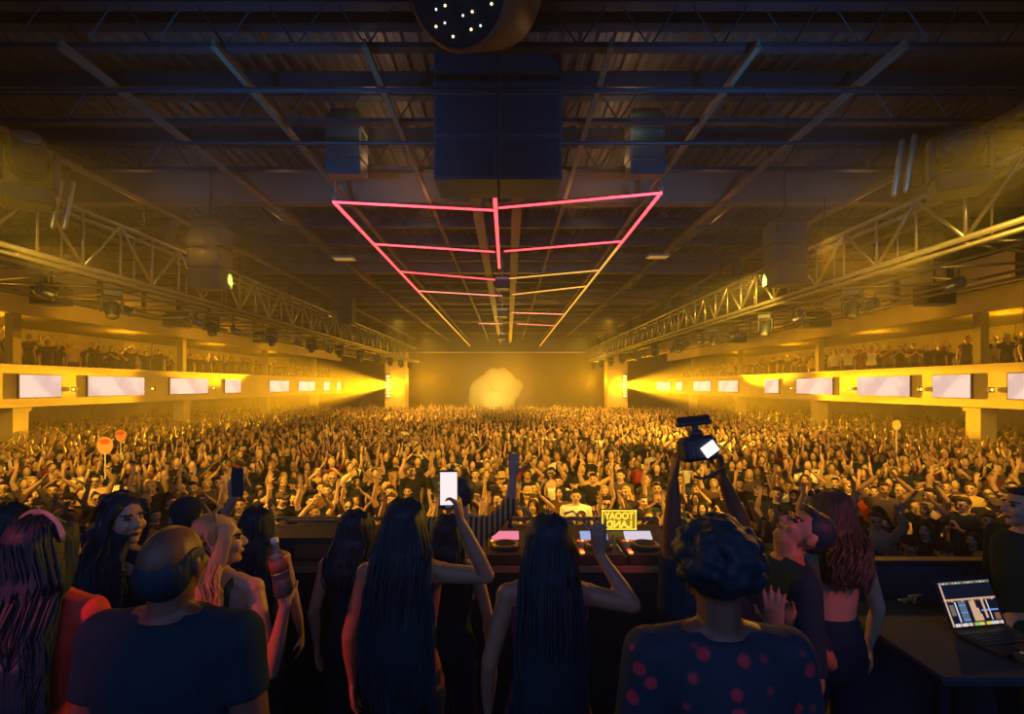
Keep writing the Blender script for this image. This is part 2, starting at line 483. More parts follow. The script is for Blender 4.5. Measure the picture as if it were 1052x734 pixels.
POSE_TXT = {}
def mk(key, txt, *a, **k):
    make_variant(key, *a, **k); POSE_TXT[key] = txt
mk('m_down', ('man', 'arms down'), A_down, A_down, False, 'short', None, False, SKIN)
mk('m_up', ('man', 'arm straight up'), A_down, A_up, False, 'short', None, False, SKIN_T, roll=.1)
mk('m_both', ('man', 'both arms raised'), A_upwide, A_up, False, 'short', None, False, SKIN, pitch=-.1)
mk('m_clap', ('man', 'clapping overhead'), A_over, A_over, False, 'short', None, False, SKIN_T)
mk('m_bare', ('shirtless man', 'fist raised'), A_fist, A_down, False, 'short', None, True, SKIN, sleeve=None)
mk('m_cap', ('capped man', 'arms down'), A_down, A_down, False, 'short', 'cap', False, SKIN, yaw=.3)
mk('m_capup', ('capped man', 'fist raised'), A_fist, A_down, False, 'short', 'cap', True, SKIN_T)
mk('m_glass', ('man in sunglasses', 'clapping'), A_chest, A_chest, False, 'short', None, True, SKIN, yaw=-.2)
mk('m_hat', ('hatted man', 'hand at mouth'), A_mouth, A_down, False, 'short', 'hat', False, SKIN)
mk('m_mouth', ('man', 'hands at mouth'), A_mouth, A_mouth, False, 'short', None, False, SKIN_T, pitch=-.1)
mk('w_down', ('long-haired woman', 'arms down'), A_down, A_down, True, 'long', None, False, SKIN, yaw=-.2)
mk('w_up', ('long-haired woman', 'arm straight up'), A_up, A_down, True, 'long', None, False, SKIN, sleeve=0, roll=-.12)
mk('w_both', ('long-haired woman', 'arms curved overhead'), A_over, A_up, True, 'long', None, False, SKIN_T, sleeve=0, pitch=-.12)
mk('w_chest', ('long-haired woman', 'clapping'), A_chest, A_chest, True, 'long', None, False, SKIN, yaw=.3)
mk('w_bun', ('bun-haired woman', 'pointing'), A_point, A_down, True, 'bun', None, True, SKIN, sleeve=.3)
mk('m_phone', ('man', 'holding up phone'), A_phone, A_phone, False, 'short', None, False, SKIN)

# child order and colours
def place_person(key, loc, rz, scale, topc, hairc, label, group=None, skin=None):
    r = thing('person', label, 'person', loc, rz, group); r.scale = (scale,) * 3
    for part, me in PROTO[key].items():
        o = link(part, me, r)
        m = None
        if part == 'top': m = TOPS[topc]
        if part == 'hair': m = HAIRS[hairc]
        if part == 'hat': m = TOPS['black' if topc != 'black' else ('tan' if key == 'm_hat' else 'grey')]
        if m is not None:
            o.material_slots[0].link = 'OBJECT'; o.material_slots[0].material = m
    return r

#@@SECTION setting
def lbeam(mb, y, x0, x1, z, h, w, m=0):
    # I section beam running along X, bottom flange at z
    mb.bbox((x0, y - w / 2, z), (x1, y + w / 2, z + .018), m)
    mb.bbox((x0, y - w / 2, z + h - .018), (x1, y + w / 2, z + h), m)
    mb.bbox((x0, y - .008, z + .018), (x1, y + .008, z + h - .018), m)

XL, XR = -17.2, 16.4        # balcony fronts
FLOORM = mat('floor_concrete', (0.03, 0.028, 0.026), 0.7, noise=0.3, nscale=1.5)
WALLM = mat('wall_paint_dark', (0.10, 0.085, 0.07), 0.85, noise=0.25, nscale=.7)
WALLW = mat('wall_paint_warm', (0.42, 0.36, 0.26), 0.8, noise=0.2, nscale=.9, bump=.2)
ROOFM = mat('roof_deck_metal', (0.07, 0.065, 0.07), 0.55, 0.2, noise=0.5, nscale=1.7)
ROOFB = mat('roof_steel_dark', (0.010, 0.022, 0.040), 0.55, 0.4, noise=0.3, nscale=2)  # navy base colour stands in for the blue veil under the roof
ROOFL = mat('roof_steel_lit_brown', (0.12, 0.08, 0.065), 0.6, 0.1, noise=0.3, nscale=1.2)  # lighter brown puts the warm light on the big beams into their colour
struct(MB().bbox((-26, 4.6, -.2), (26, 62, 0)).obj('floor', FLOORM))
s_ = struct(MB().bbox((-9, -3.2, 0), (9, 4.62, STAGE)).obj('floor_stage', mat('stage_deck', (.008, .02, .035), .6, noise=.3)))
struct(MB().bbox((-26, -3.4, -.2), (26, 4.6, -.001)).obj('floor_under_stage', FLOORM))
# corrugated roof deck
mb = MB(); ztop = 9.75; pitch = .30; x = -26.0
while x < 26:
    for a, b, za, zb in ((0, .35, 0, 0), (.35, .5, 0, .07), (.5, .85, .07, .07), (.85, 1.0, .07, 0)):
        mb.quad((x + a * pitch, -3, ztop + za), (x + a * pitch, 62, ztop + za), (x + b * pitch, 62, ztop + zb), (x + b * pitch, -3, ztop + zb))
    x += pitch
mb.bbox((-26, -3, ztop + .1), (26, 62, ztop + .25))
struct(mb.obj('ceiling', ROOFM))
struct(MB().bbox((-26.2, -3.4, 0), (-26, 62, 9.9)).obj('wall_left', WALLW))
struct(MB().bbox((26, -3.4, 0), (26.2, 62, 9.9)).obj('wall_right', WALLW))
struct(MB().bbox((-26, 58, 0), (26, 58.2, 9.9)).obj('wall_back', WALLM))
# header wall over the far opening and the walls beside the pillars
hd = MB(); hd.bbox((-26, 50.0, 7.15), (26, 50.25, 9.75)); hd.bbox((-26, 49.9, 7.05), (26, 50.3, 7.18))
struct(hd.obj('wall_header', WALLM))
struct(MB().bbox((XL - .1, 49.88, 7.0), (XR + .1, 49.9, 7.12)).obj('trim_1', mat('header_trim', (.5, .42, .3), .5)))

# roof joists across the hall
mj = 0
for k in range(23):
    y = 4.95 + 1.93 * k
    mb = MB(); z0 = 8.35
    big = (k % 4 == 0)
    if big:
        lbeam(mb, y, -26, 26, z0 - .02, .85, .34)
    else:
        mb.bbox((-26, y - .07, z0), (26, y + .07, z0 + .07)); mb.bbox((-26, y - .09, z0 + .62), (26, y + .09, z0 + .90)); mb.bbox((-26, y + .82, 9.35), (26, y + 1.02, 9.62))  # solid bars added between joists to block light on the deck
        n = 44; st = 44 / n * 1.0
        xx = -22
        for i in range(44):
            a = (xx, y, z0 + .05); b = (xx + .5, y, z0 + .8); c = (xx + 1, y, z0 + .05)
            if abs(xx) < 16 or y > 12:
                mb.tube(a, b, .013, 4); mb.tube(b, c, .013, 4)
            xx += 1
    struct(mb.obj('ceiling_beam', ROOFL if big else ROOFB), 'steel roof joist spanning the hall under the metal deck')
# purlins and pipes along the hall
for i, X in enumerate((-12.5, -9.2, -6.1, -4.0, -1.95, 1.4, 3.4, 5.4, 8.6, 11.8)):
    mb = MB()
    mb.bbox((X - .02, 6.6, 8.22), (X + .02, 50, 8.32)); mb.bbox((X - .045, 6.6, 8.20), (X + .045, 50, 8.22))
    struct(mb.obj('ceiling_beam', ROOFL), 'thin steel purlin running along the hall under the roof joists')
for i, X in enumerate((-.78, .22)):
    mb = MB(); mb.bbox((X - .13, 9.5, 8.05), (X + .13, 50, 8.20))
    struct(mb.obj('ceiling_beam', ROOFL), 'long steel rail beside the hall centre line')
# conduits across (thin lines of the dark foreground ceiling)
for y, z in ((4.3, 8.15), (5.6, 8.12), (9.0, 8.1), (7.4, 8.1)):
    mb = MB().tube((-22, y, z), (22, y, z), .035, 8)
    struct(mb.obj('ceiling_beam', ROOFB), 'thin conduit pipe crossing the hall under the roof')
# ventilation ducts
DUCT = mat('duct_galvanised', (.10, .09, .085), .45, .6, noise=.2)
for X, z in ((-6.9, 8.9), (6.3, 8.9)):
    mb = MB().tube((X, 13, z), (X, 49, z), .20, 16)
    o = mb.obj('ventilation_duct', DUCT, smooth=False)
    tag(o, 'long round galvanised duct running under the roof ' + ('left' if X < 0 else 'right') + ' of the pink tube frame', 'duct')

# balconies
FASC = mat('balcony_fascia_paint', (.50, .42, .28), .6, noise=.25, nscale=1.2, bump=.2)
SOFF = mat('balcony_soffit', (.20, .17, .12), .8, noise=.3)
for nm, X, s in (('left', XL, -1), ('right', XR, 1)):
    far = X + s * 9.2
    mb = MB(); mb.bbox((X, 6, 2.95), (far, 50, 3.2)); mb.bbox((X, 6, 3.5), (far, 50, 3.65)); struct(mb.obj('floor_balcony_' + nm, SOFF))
    mb = MB(); mb.bbox((X - s * .06, 6, 2.9), (X + s * .08, 50, 4.32))
    mb.bbox((X - s * .14, 6, 4.30), (X + s * .14, 50, 4.36)); mb.bbox((X - s * .10, 6, 2.86), (X + s * .1, 50, 2.94))
    struct(mb.obj('wall_balcony_front_' + nm, FASC))
    # beam and ceiling over the balcony
    mb = MB(); mb.bbox((X - s * .05, 6, 6.2), (X + s * .1, 50, 6.85)); mb.bbox((X - s * .16, 6, 6.85), (X + s * .16, 50, 6.91)); mb.bbox((X - s * .16, 6, 6.16), (X + s * .16, 50, 6.22))
    struct(mb.obj('trim_balcony_beam_' + nm, FASC))
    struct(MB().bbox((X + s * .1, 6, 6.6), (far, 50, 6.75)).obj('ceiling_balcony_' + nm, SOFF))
    # stepped upper tier at the back of the balcony
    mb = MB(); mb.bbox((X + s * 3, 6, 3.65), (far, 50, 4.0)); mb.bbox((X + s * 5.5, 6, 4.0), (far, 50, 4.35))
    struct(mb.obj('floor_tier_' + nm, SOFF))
    struct(MB().bbox((X + s * 8.0, 6, 3.65), (X + s * 8.2, 50, 6.6)).obj('wall_tier_' + nm, WALLW))
    for y in (17.4, 26.4, 35.4, 44.4):
        px = X + s * .5
        o = MB().bbox((px - .28, y - .28, 0), (px + .28, y + .28, 2.9)).bbox((px - .34, y - .34, 2.7), (px + .34, y + .34, 2.92)).bbox((px - .33, y - .33, 0), (px + .33, y + .33, .3)).obj('pillar', FASC)
        o['kind'] = 'structure'
        o = MB().bbox((px - .15, y - .15, 3.65), (px + .15, y + .15, 6.2)).obj('pillar', SOFF); o['kind'] = 'structure'

# screens on the balcony fronts, measured as intervals along the hall
SCRM = bpy.data.materials.new('led_screen_glow'); SCRM.use_nodes = True
nt = SCRM.node_tree; nt.nodes.clear()
em = nt.nodes.new('ShaderNodeEmission'); out = nt.nodes.new('ShaderNodeOutputMaterial')
tcn = nt.nodes.new('ShaderNodeTexCoord'); nz = nt.nodes.new('ShaderNodeTexNoise'); nz.inputs['Scale'].default_value = .8
cr = nt.nodes.new('ShaderNodeValToRGB'); cr.color_ramp.elements[0].position = .42; cr.color_ramp.elements[0].color = (.72, .48, .42, 1)
cr.color_ramp.elements[1].position = .58; cr.color_ramp.elements[1].color = (.92, .66, .54, 1)
nt.links.new(tcn.outputs['Object'], nz.inputs['Vector']); nt.links.new(nz.outputs['Fac'], cr.inputs['Fac'])
nt.links.new(cr.outputs['Color'], em.inputs['Color']); em.inputs['Strength'].default_value = 1.15
nt.links.new(em.outputs[0], out.inputs['Surface'])
LSCR = [(16, 59), (87, 145), (172, 211), (229, 245), (275, 295), (305, 322), (331, 337), (345, 359)]
RSCR = [(667, 676), (680, 690), (696, 702), (714, 732), (740, 760), (788, 802), (821, 858), (884, 938), (962, 1001), (1040, 1080)]
LAMPE = mat('lamp_gold_glow', (.8, .6, .3), .4, emit=(1.0, .62, .12), es=5)
names = ['widest', 'second', 'third']
def screens(lst, X, s, side):
    lst = sorted(lst, key=lambda q: -abs((q[0] + q[1]) / 2 - CX))
    ordn = ['nearest', 'second nearest', 'third nearest', 'fourth nearest', 'fifth nearest', 'sixth nearest', 'seventh nearest', 'eighth nearest', 'ninth nearest', 'tenth nearest']
    for i, (a, b) in enumerate(lst):
        ya = F * abs(X) / abs(a - CX); yb = F * abs(X) / abs(b - CX); y0, y1 = min(ya, yb), max(ya, yb)
        y1 = min(y1, 49.6)
        h = .40 if s < 0 else .41
        t = thing('led_screen', f'white glowing video screen on the {side} balcony front, {ordn[i]} to the stage', 'screen', (X - s * .07, (y0 + y1) / 2, CAMZ))
        w = (y1 - y0) / 2
        fr = MB(); fr.bbox((-s * .0, -w - .04, -h - .04), (-s * .07, w + .04, h + .04)); fr.obj('casing', BLACKM, t)
        p = MB(); p.bbox((-s * .071, -w, -h), (-s * .08, w, h)); p.obj('panel', SCRM, t)
        # small spotlight beside each of the larger screens
        if y1 < 30 and y1 > 10:
            L = thing('fascia_lamp', f'small bright lamp beyond the {ordn[i]} screen on the {side} balcony front', 'lamp', (X - s * .09, y1 + .55, CAMZ - .12))
            MB().bevbox((-s * .08, 0, 0), (.16, .16, .18), .02).obj('housing', BLACKM, L)
            m_ = MB(); m_.ell((-s * .10, -.08, 0), (.05, .03, .05)); m_.obj('lens', LAMPE, L, True)
screens(LSCR, XL, -1, 'left')
screens(RSCR, XR, 1, 'right')

# far pillars of the opening
PIL = mat('pillar_plaster', (.62, .5, .3), .6, noise=.2, nscale=1.5)
for nm, x0, x1 in (('left', -12.45, -10.4), ('right', 10.05, 12.1)):
    mb = MB(); mb.bbox((x0, 49.2, 0), (x1, 50.8, 7.05)); mb.bbox((x0 - .12, 49.1, 6.75), (x1 + .12, 50.9, 7.05)); mb.bbox((x0 - .1, 49.1, 0), (x1 + .1, 50.9, .5))
    o = struct(mb.obj('pillar', PIL))
    # ribbed strip of lamps on each
    cx = x0 + .35 if nm == 'left' else x1 - .35
    t = thing('pillar_light_strip', f'column of stacked amber lamps on the {nm} far pillar', 'lamp', (cx, 49.15, 3.6))
    MB().bbox((-.2, -.05, -1.15), (.2, .02, 1.15)).obj('backing', BLACKM, t)
    for j in range(8):
        MB().bevbox((0, -.09, -1.0 + j * .285), (.34, .08, .16), .02).obj('lamp', LAMPE, t)

# ------------------------------------------------------------------ trusses
def truss(nm, X, s, zb, zt, Xo, step, y0, label):
    t = thing('lighting_truss', label, 'truss', (0, 0, 0))
    def bar(n, a, b, r, seg=8): return MB().tube(a, b, r, seg).obj(n, STEEL, t, True)
    yE = 49
    for (x, z) in ((X, zb), (X, zt), (X + s * .45, zb), (X + s * .45, zt)):
        bar('chord', (x, 3, z), (x, yE, z), .055)
    for (x, z) in ((X, zb - .14), (Xo, zb - .05), (Xo, zb - .20), (X + s * .9, zb - .1)):
        bar('rail', (x, 3, z), (x, yE, z), .035)
    nb = 0; y = y0
    while y < yE:
        bar('brace', (X, y, zb), (X, y, zt), .032, 6)
        if y + step < yE:
            bar('brace', (X, y, zb), (X, y + step / 2, zt), .034, 6)
            bar('brace', (X, y + step / 2, zt), (X, y + step, zb), .034, 6)
            bar('brace', (X, y + step / 2, zb), (X, y + step / 2, zt), .028, 6)
        y += step
    y = y0
    while y + step < yE:
        mb = MB(); mb.tube((X, y, zt), (X + s * .45, y, zt), .02, 5); mb.tube((X, y, zb), (X + s * .45, y, zb), .02, 5)
        mb.tube((X + s * .45, y, zb), (X + s * .45, y, zt), .02, 5)
        mb.obj('rung', STEEL, t, True); y += step
    mb = MB(); y = y0
    while y + step < yE:
        mb.tube((X, y, zb - .1), (Xo, y + step / 2, zb - .1), .03, 6); mb.tube((Xo, y + step / 2, zb - .1), (X, y + step, zb - .1), .03, 6)
        y += step
    mb.obj('floor_lattice', STEEL, t, True)
    y = y0 + 2
    while y < yE:
        MB().tube((X + s * .2, y, zt), (X + s * .2, y, 8.4), .02, 5).obj('hanger', BLACKM, t, True); y += 6
    return t
ZB = CAMZ + 2.53
truss('left', -9.0, -1, ZB, CAMZ + 3.72, -12.3, 2.0, 4.3, 'long aluminium lighting truss hung along the left side of the hall')
truss('right', 7.8, 1, ZB, CAMZ + 3.55, 10.9, 2.0, 4.3, 'long aluminium lighting truss hung along the right side of the hall')
# lengthwise warm cladding panel runs seen behind each truss
for nm, X in (('left', -14.6), ('right', 13.9)):
    mb = MB(); y = 5
    while y < 48:
        mb.bbox((X - .06, y, 6.55), (X + .06, y + 1.7, 7.35)); y += 2.1
    mb.bbox((X - .1, 4, 6.5), (X + .1, 49, 6.56))
    struct(mb.obj('trim_wall_panels_' + nm, FASC))

# fixtures
def moving_head(loc, rz, tilt, label, scale=1.0, group=None, hang=False, lit=False):
    t = thing('moving_head_light', label, 'stage light', loc, rz, group); t.scale = (scale, scale, scale * (-1 if hang else 1))
    MB().bevbox((0, 0, .07), (.34, .30, .14), .02).obj('base', BLACKM, t)
    y = MB()
    for s in (-1, 1): y.bevbox((s * .17, 0, .30), (.045, .14, .34), .012)
    y.bevbox((0, 0, .155), (.38, .14, .035), .01); y.obj('yoke', BLACKM, t)
    rot = Euler((tilt, 0, 0)).to_matrix(); h = MB()
    c = V((0, 0, .40))
    h.loft([c + rot @ V((0, 0, z)) for z in (-.17, -.14, -.02, .12, .20)], [.07, .11, .125, .12, .105], seg=16)
    for z in (-.12, -.09, -.06): h.loft([c + rot @ V((0, 0, z)), c + rot @ V((0, 0, z + .012))], [.135, .135], seg=16)
    h.obj('head', BLACKM, t)
    MB().ell(c + rot @ V((0, 0, .20)), (.095, .095, .035), rot=rot).obj('lens', LAMPE if lit else mat('lens_glass', (.2, .17, .12), .1, .3), t, True)
    return t
k = 0
for nm, X, zt, s in (('left', -9.2, CAMZ + 3.72, -1), ('right', 8.0, CAMZ + 3.55, 1)):
    for j, y in enumerate((9.4, 13.2, 17.0, 20.8, 24.6, 28.4, 32.2, 36, 39.8, 43.6)):
        o_ = ['first', 'second', 'third', 'fourth', 'fifth', 'sixth', 'seventh', 'eighth', 'ninth', 'tenth'][j]
        moving_head((X, y, zt + .10), s * .6, -.6 if j % 2 else .7, f'black moving-head light on top of the {nm} truss, {o_} counting from the stage', 1.25)
        moving_head((X, y + 1.9, ZB - .30), -s * .8, .5, f'black moving-head light hanging under the {nm} truss, {o_} counting from the stage', 1.1, hang=True)
# the two big lamps with clamps near the camera ends of the trusses
moving_head(P(30, 212, 8.6), .7, .9, 'large lit moving-head light at the near end of the left truss', 2.1)
moving_head(P(985, 200, 8.0), -.5, -.9, 'large black moving-head light with gold edges above the right truss', 2.1)
for px, py, d, rz in ((60, 210, 8.9, .3), (925, 172, 8.2, -1.2)):
    t = thing('bar_lamp', 'pair of slim bar lamps clamped at the ' + ('left' if px < 500 else 'right') + ' truss top', 'stage light', P(px, py, d), rz)
    for q in (-.09, .09):
        MB().capsule((q, 0, -.42), .045, (q + .12, 0, .42), .045).obj('bar', STEEL, t, True)
    MB().bevbox((0, .08, 0), (.3, .08, .12), .02).obj('clamp', BLACKM, t)
# par cans / boxes in a row on the bottom ladders
def par_can(loc, rz, label, group):
    t = thing('par_can', label, 'stage light', loc, rz, group)
    b = MB(); b.loft([(0, 0, 0), (0, -.06, -.02), (0, -.30, -.12), (0, -.34, -.14)], [.09, .13, .13, .145], seg=16); b.obj('housing', STEEL, t, True)
    y = MB(); y.bevbox((-.16, -.12, .06), (.02, .04, .3), .004); y.bevbox((.16, -.12, .06), (.02, .04, .3), .004); y.bevbox((0, -.12, .21), (.34, .04, .02), .004); y.obj('bracket', BLACKM, t)
    MB().ell((0, -.335, -.14), (.12, .02, .12)).obj('lens', mat('lens_glass', (.2, .17, .12), .1, .3), t, True)
    return t
pc = par_can((-10.6, 8.5, ZB - .3), 2.2, 'silver par can under the left truss ladder', 'par cans under the left truss')
for j in range(1, 9): dup(pc, (-10.6 - .2 * (j % 3), 8.5 + j * 2.6, ZB - .3), 2.2 + .1 * (j % 2))
pc = par_can((9.4, 7.6, ZB - .3), -2.2, 'silver par can under the right truss ladder', 'par cans under the right truss')
for j in range(1, 9): dup(pc, (9.4 + .2 * (j % 3), 7.6 + j * 2.6, ZB - .3), -2.2 - .1 * (j % 2))

# hanging speakers
def line_array(loc, n, w, h, d, label, curve=0.0):
    t = thing('hanging_speaker', label, 'speaker', loc)
    MB().bevbox((0, 0, .06), (w * .8, d * .8, .10), .02).bbox((-.02, -.02, .1), (.02, .02, 9.0 - loc[2])).obj('rigging_frame', BLACKM, t)
    z = 0
    for i in range(n):
        a = Euler((curve * i, 0, 0)).to_matrix()
        c = V((0, -.5 * curve * i * i * h * .5, z - h / 2))
        cab = MB().bevbox(c, (w, d, h * .96), .025, rot=a).obj('cabinet', BLACKP, t)
        MB().box(c + a @ V((0, -d / 2 - .004, 0)), (w * .9, .01, h * .8), rot=a).obj('grille', MATTE, cab)
        z -= h
    return t
line_array(P(357, 122, 10.2), 4, .72, .31, .55, 'black speaker column hanging above the left corner of the pink tubes', .05)
line_array(P(662, 122, 10.2), 4, .72, .31, .55, 'black speaker column hanging above the right corner of the pink tubes', .05)
line_array(P(216, 236, 12.0), 3, .8, .5, .6, 'black speaker column hanging left of the tube frame beside the left truss', .03)
line_array(P(806, 232, 12.0), 3, .8, .5, .6, 'black speaker column hanging right of the tube frame beside the right truss', .03)
line_array(P(356, 305, 26), 3, .8, .5, .6, 'distant speaker column hanging left of the far end of the tube frame', .03)
line_array(P(692, 305, 26), 3, .8, .5, .6, 'distant speaker column hanging right of the far end of the tube frame', .03)
for nm, X, s in (('left', -13.6, -1), ('right', 12.7, 1)):
    for j, y in enumerate((14.5, 20, 27)):
        line_array((X, y, 6.55), 1, .9, .55, .5, f'black box speaker under the {nm} ceiling edge, ' + ['first', 'second', 'third'][j] + ' from the stage')
# big central block
t = thing('speaker_block', 'huge black block of speaker cabinets hanging from the ceiling above the pink tubes', 'speaker', P(511.5, 184, 8.0))
for i in range(3):
    for j in range(2):
        z = .35 + i * .70; x = -.53 + j * 1.06
        cab = MB().bevbox((x, .42, z), (1.055, .84, .695), .02).obj('cabinet', BLACKP, t)
        MB().bbox((x - .48, -.012, z - .3), (x + .48, .0, z + .3)).obj('grille', MATTE, cab)
MB().bevbox((0, .5, 2.16), (1.9, .8, .10), .02).bbox((-.8, .48, 2.2), (-.76, .52, 2.6)).bbox((.76, .48, 2.2), (.8, .52, 2.6)).obj('rigging_frame', BLACKM, t)
# round drum with bulbs
t = thing('bulb_drum', 'big round dark drum overhead dotted with tiny lit bulbs', 'lamp', P(492, -14, 5.9))
rot = V((-.38, -.74, -.55)).to_track_quat('Z', 'Y').to_matrix()
drum = MB(); drum.loft([rot @ V((0, 0, z)) for z in (-.5, -.45, .55, .60)], [.60, .66, .66, .60], seg=48); drum.obj('shell', mat('drum_shell', (.20, .13, .09), .6, noise=.3), t, True)
dk = MB(); dk.loft([rot @ V((0, 0, z)) for z in (.601, .615)], [.60, .60], seg=48); dk.obj('face', MATTE, t)
BULB = mat('bulb_glow', (.9, .7, .4), .4, emit=(1.0, .55, .2), es=5)
BULB2 = mat('bulb_glow_cool', (.9, .9, .9), .4, emit=(.7, .75, .7), es=1.5)
nb = 0
for i in range(-4, 5):
    for j in range(-3, 4):
        x, y = i * .125 + (j % 2) * .06, j * .15
        if x * x + y * y < .30 and not (i % 3 == 2):
            b_ = MB().ell(rot @ V((x, y, .63)), (.014, .014, .014), seg=8, rings=6).obj('bulb', BULB if (i + j) % 2 else BULB2, t, True); nb += 1
# ceiling beam that carries it, brackets
# ------------------------------------------------------------------ neon tubes
def neon(name, col, es): return mat(name, (.8, .3, .3), .4, emit=col, es=es)
PINK = neon('tube_pink', (1.0, .05, .065), 3.2); PINKF = neon('tube_pink_far', (1.0, .26, .16), 1.6); AMB = neon('tube_amber', (1.0, .50, .05), 1.1)
HZ = 4.05
def hp(px, py): d = F * HZ / (CY - py); return V(((px - CX) / F * d, d, CAMZ + HZ))
def tube_thing(a, b, m, label, r=.032, extra=None):
    a, b = V(a), V(b); t = thing('light_tube', label, 'light tube', (a + b) / 2)
    c = (a + b) / 2; d = (b - a).normalized()
    MB().capsule(a - c, r, b - c, r, seg=10).obj('tube', m, t, True)
    up = V((0, 0, r + .012))
    MB().tube(a - c + up, b - c + up, .018, 6).obj('holder', BLACKM, t)
    if extra:
        e = V(extra[0])
        MB().capsule(b - c, r, e - c, r, seg=10).obj('tube', extra[1], t, True)
        MB().tube(b - c + up, e - c + up, .018, 6).obj('holder', BLACKM, t)
    return t
XLr, XRr = -3.83, 3.20; zN = CAMZ + HZ
tube_thing((XLr, 10.7, zN), (XLr, 21.5, zN), PINK, 'long left side tube of the triangular light frame, pink fading to amber', .036, extra=((XLr, 52 - 3, zN), AMB))
tube_thing((XRr, 10.2, zN), (XRr, 14.2, zN), PINK, 'long right side tube of the triangular light frame, pink then amber', .036, extra=((XRr, 49, zN), AMB))
tube_thing((-.28, 9.8, zN), (-.30, 16.6, zN), PINK, 'thick pink tube running down the middle of the light frame', .045)
bars = [((XLr, 10.7), (-.34, 11.2), PINK, 'front left pink cross tube of the light frame'), ((-.2, 11.05), (XRr, 10.2), PINK, 'front right pink cross tube of the light frame'),
        ((XLr, 13.87), (-.42, 14.67), PINK, 'second pink cross tube on the left half of the light frame'), ((-.1, 14.6), (XRr, 13.6), PINK, 'second pink cross tube on the right half of the light frame'),
        ((XLr, 17.2), (-.5, 18.5), PINK, 'third cross tube on the left half of the light frame'), ((.05, 18.3), (XRr, 17.0), AMB, 'third cross tube on the right half, amber'),
        ((XLr, 20.7), (-.3, 21.8), PINKF, 'fourth cross tube on the left half of the light frame'), ((.2, 21.5), (XRr, 19.7), AMB, 'fourth cross tube on the right half, amber'),
        ((.2, 26.8), (XRr, 27.4), PINKF, 'fifth cross tube on the right half of the light frame'), ((-1.9, 31.5), (-.4, 31.5), PINKF, 'farthest short cross tube on the left half of the light frame'), ((.6, 31.6), (XRr, 32.6), PINKF, 'farthest cross tube on the right half of the light frame')]
for a, b, m, l in bars: tube_thing((*a, zN), (*b, zN), m, l, .026)
# hanging wires of the frame corners
for i, (x, y, l) in enumerate(((XLr, 10.7, 'left'), (XRr, 10.2, 'right'))):
    o = MB().tube((x, y, zN + .04), (x + .05, y, 8.3), .012, 6).bevbox((x, y, zN + .08), (.10, .10, .07), .01).obj('suspension_cable', STEEL)
    tag(o, f'thin cable holding up the {l} front corner of the light frame', 'cable')
o = MB().loft([(XRr, 10.2, zN), (XRr + .12, 10.2, zN - .12), (XRr + .10, 10.2, zN - .30), (XRr - .02, 10.2, zN - .38), (XRr + .15, 10.2, zN - .5)], [.012] * 5, seg=6).obj('loose_cable', mat('red_cable', (.4, .05, .05), .5), smooth=True)
tag(o, 'short loose red cable dangling off the right tube corner', 'cable')
for i, (py, d) in enumerate(((292, 17.0), (322, 24.0), (346, 33.0))):
    p = P(516, py, d)
    t = thing('hanging_lamp', 'small box lamp on the hall centre line, ' + ['just beyond the thick pink tube', 'middle one of three', 'farthest of three'][i], 'lamp', p)
    MB().bevbox((0, 0, 0), (.5, .4, .35), .03).obj('housing', BLACKM, t)
    MB().bbox((-.24, -.22, .12), (.24, -.2, .2)).obj('front_strip', STEEL, t)
    MB().tube((0, 0, .17), (0, 0, 8.1 - p.z), .03, 6).tube((-.1, 0, -.17), (-.1, 0, -.6), .02, 6).obj('drop_pole', STEEL, t)
for i, (px, py) in enumerate(((353, 265), (676, 263))):
    p = P(px, py, 17.2)
    t = thing('ceiling_floodlight', 'flat rectangular floodlight under the roof ' + ['left', 'right'][i] + ' of the light frame', 'lamp', p)
    MB().bevbox((0, 0, 0), (.75, .5, .10), .02).obj('housing', STEEL, t)
    MB().bbox((-.33, -.2, -.056), (.33, .2, -.051)).obj('lens', mat('flood_lens', (.5, .35, .15), .4, emit=(1, .5, .12), es=.35), t)
    MB().tube((0, 0, .05), (0, 0, 8.3 - p.z), .02, 6).obj('stem', BLACKM, t)

#@@SECTION stage
# ------------------------------------------------------------------ DJ table and gear
TABT = mat('table_top_wood', (.22, .15, .09), .55, noise=.4, nscale=4)
tz = STAGE + .95
t = thing('dj_table', 'long black-fronted DJ table across the stage under the decks', 'table', (-.35, 3.75, STAGE))
MB().bevbox((.0, 0, .92), (3.3, 1.0, .05), .01).obj('tabletop', TABT, t)
MB().bbox((-1.6, -.48, .0), (1.6, -.46, .9)).obj('skirt', MATTE, t)
MB().bbox((-1.6, .44, .0), (1.6, .46, .9)).obj('front_panel', WOODB, t)
MB().bevbox((0, .47, 1.0), (3.3, .04, .03), .008).obj('rail', mat('edge_metal', (.5, .4, .25), .35, .7), t)
for x in (-1.55, 1.55):
    for y in (-.35, .35): MB().bbox((x - .03, y - .03, 0), (x + .03, y + .03, .9)).obj('leg', BLACKM, t)
DKT = mat('deck_top', (.06, .055, .05), .35, .2)
SCR_W = mat('deck_screen_white', (.5, .5, .55), .3, emit=(.75, .65, .75), es=.9)
SCR_P = mat('deck_screen_pink', (.5, .2, .3), .3, emit=(.95, .25, .35), es=.9)
SCR_B = mat('deck_screen_blue', (.3, .4, .6), .3, emit=(.4, .5, .85), es=.8)
KNOBG = mat('knob_gold', (.75, .55, .2), .3, .6); KNOBW = mat('knob_white', (.7, .7, .7), .4)
LEDR = mat('led_red', (.6, .05, .03), .4, emit=(1, .1, .05), es=1.0); LEDG = mat('led_orange', (.6, .3, .03), .4, emit=(1, .55, .08), es=1.2)
DK = MB
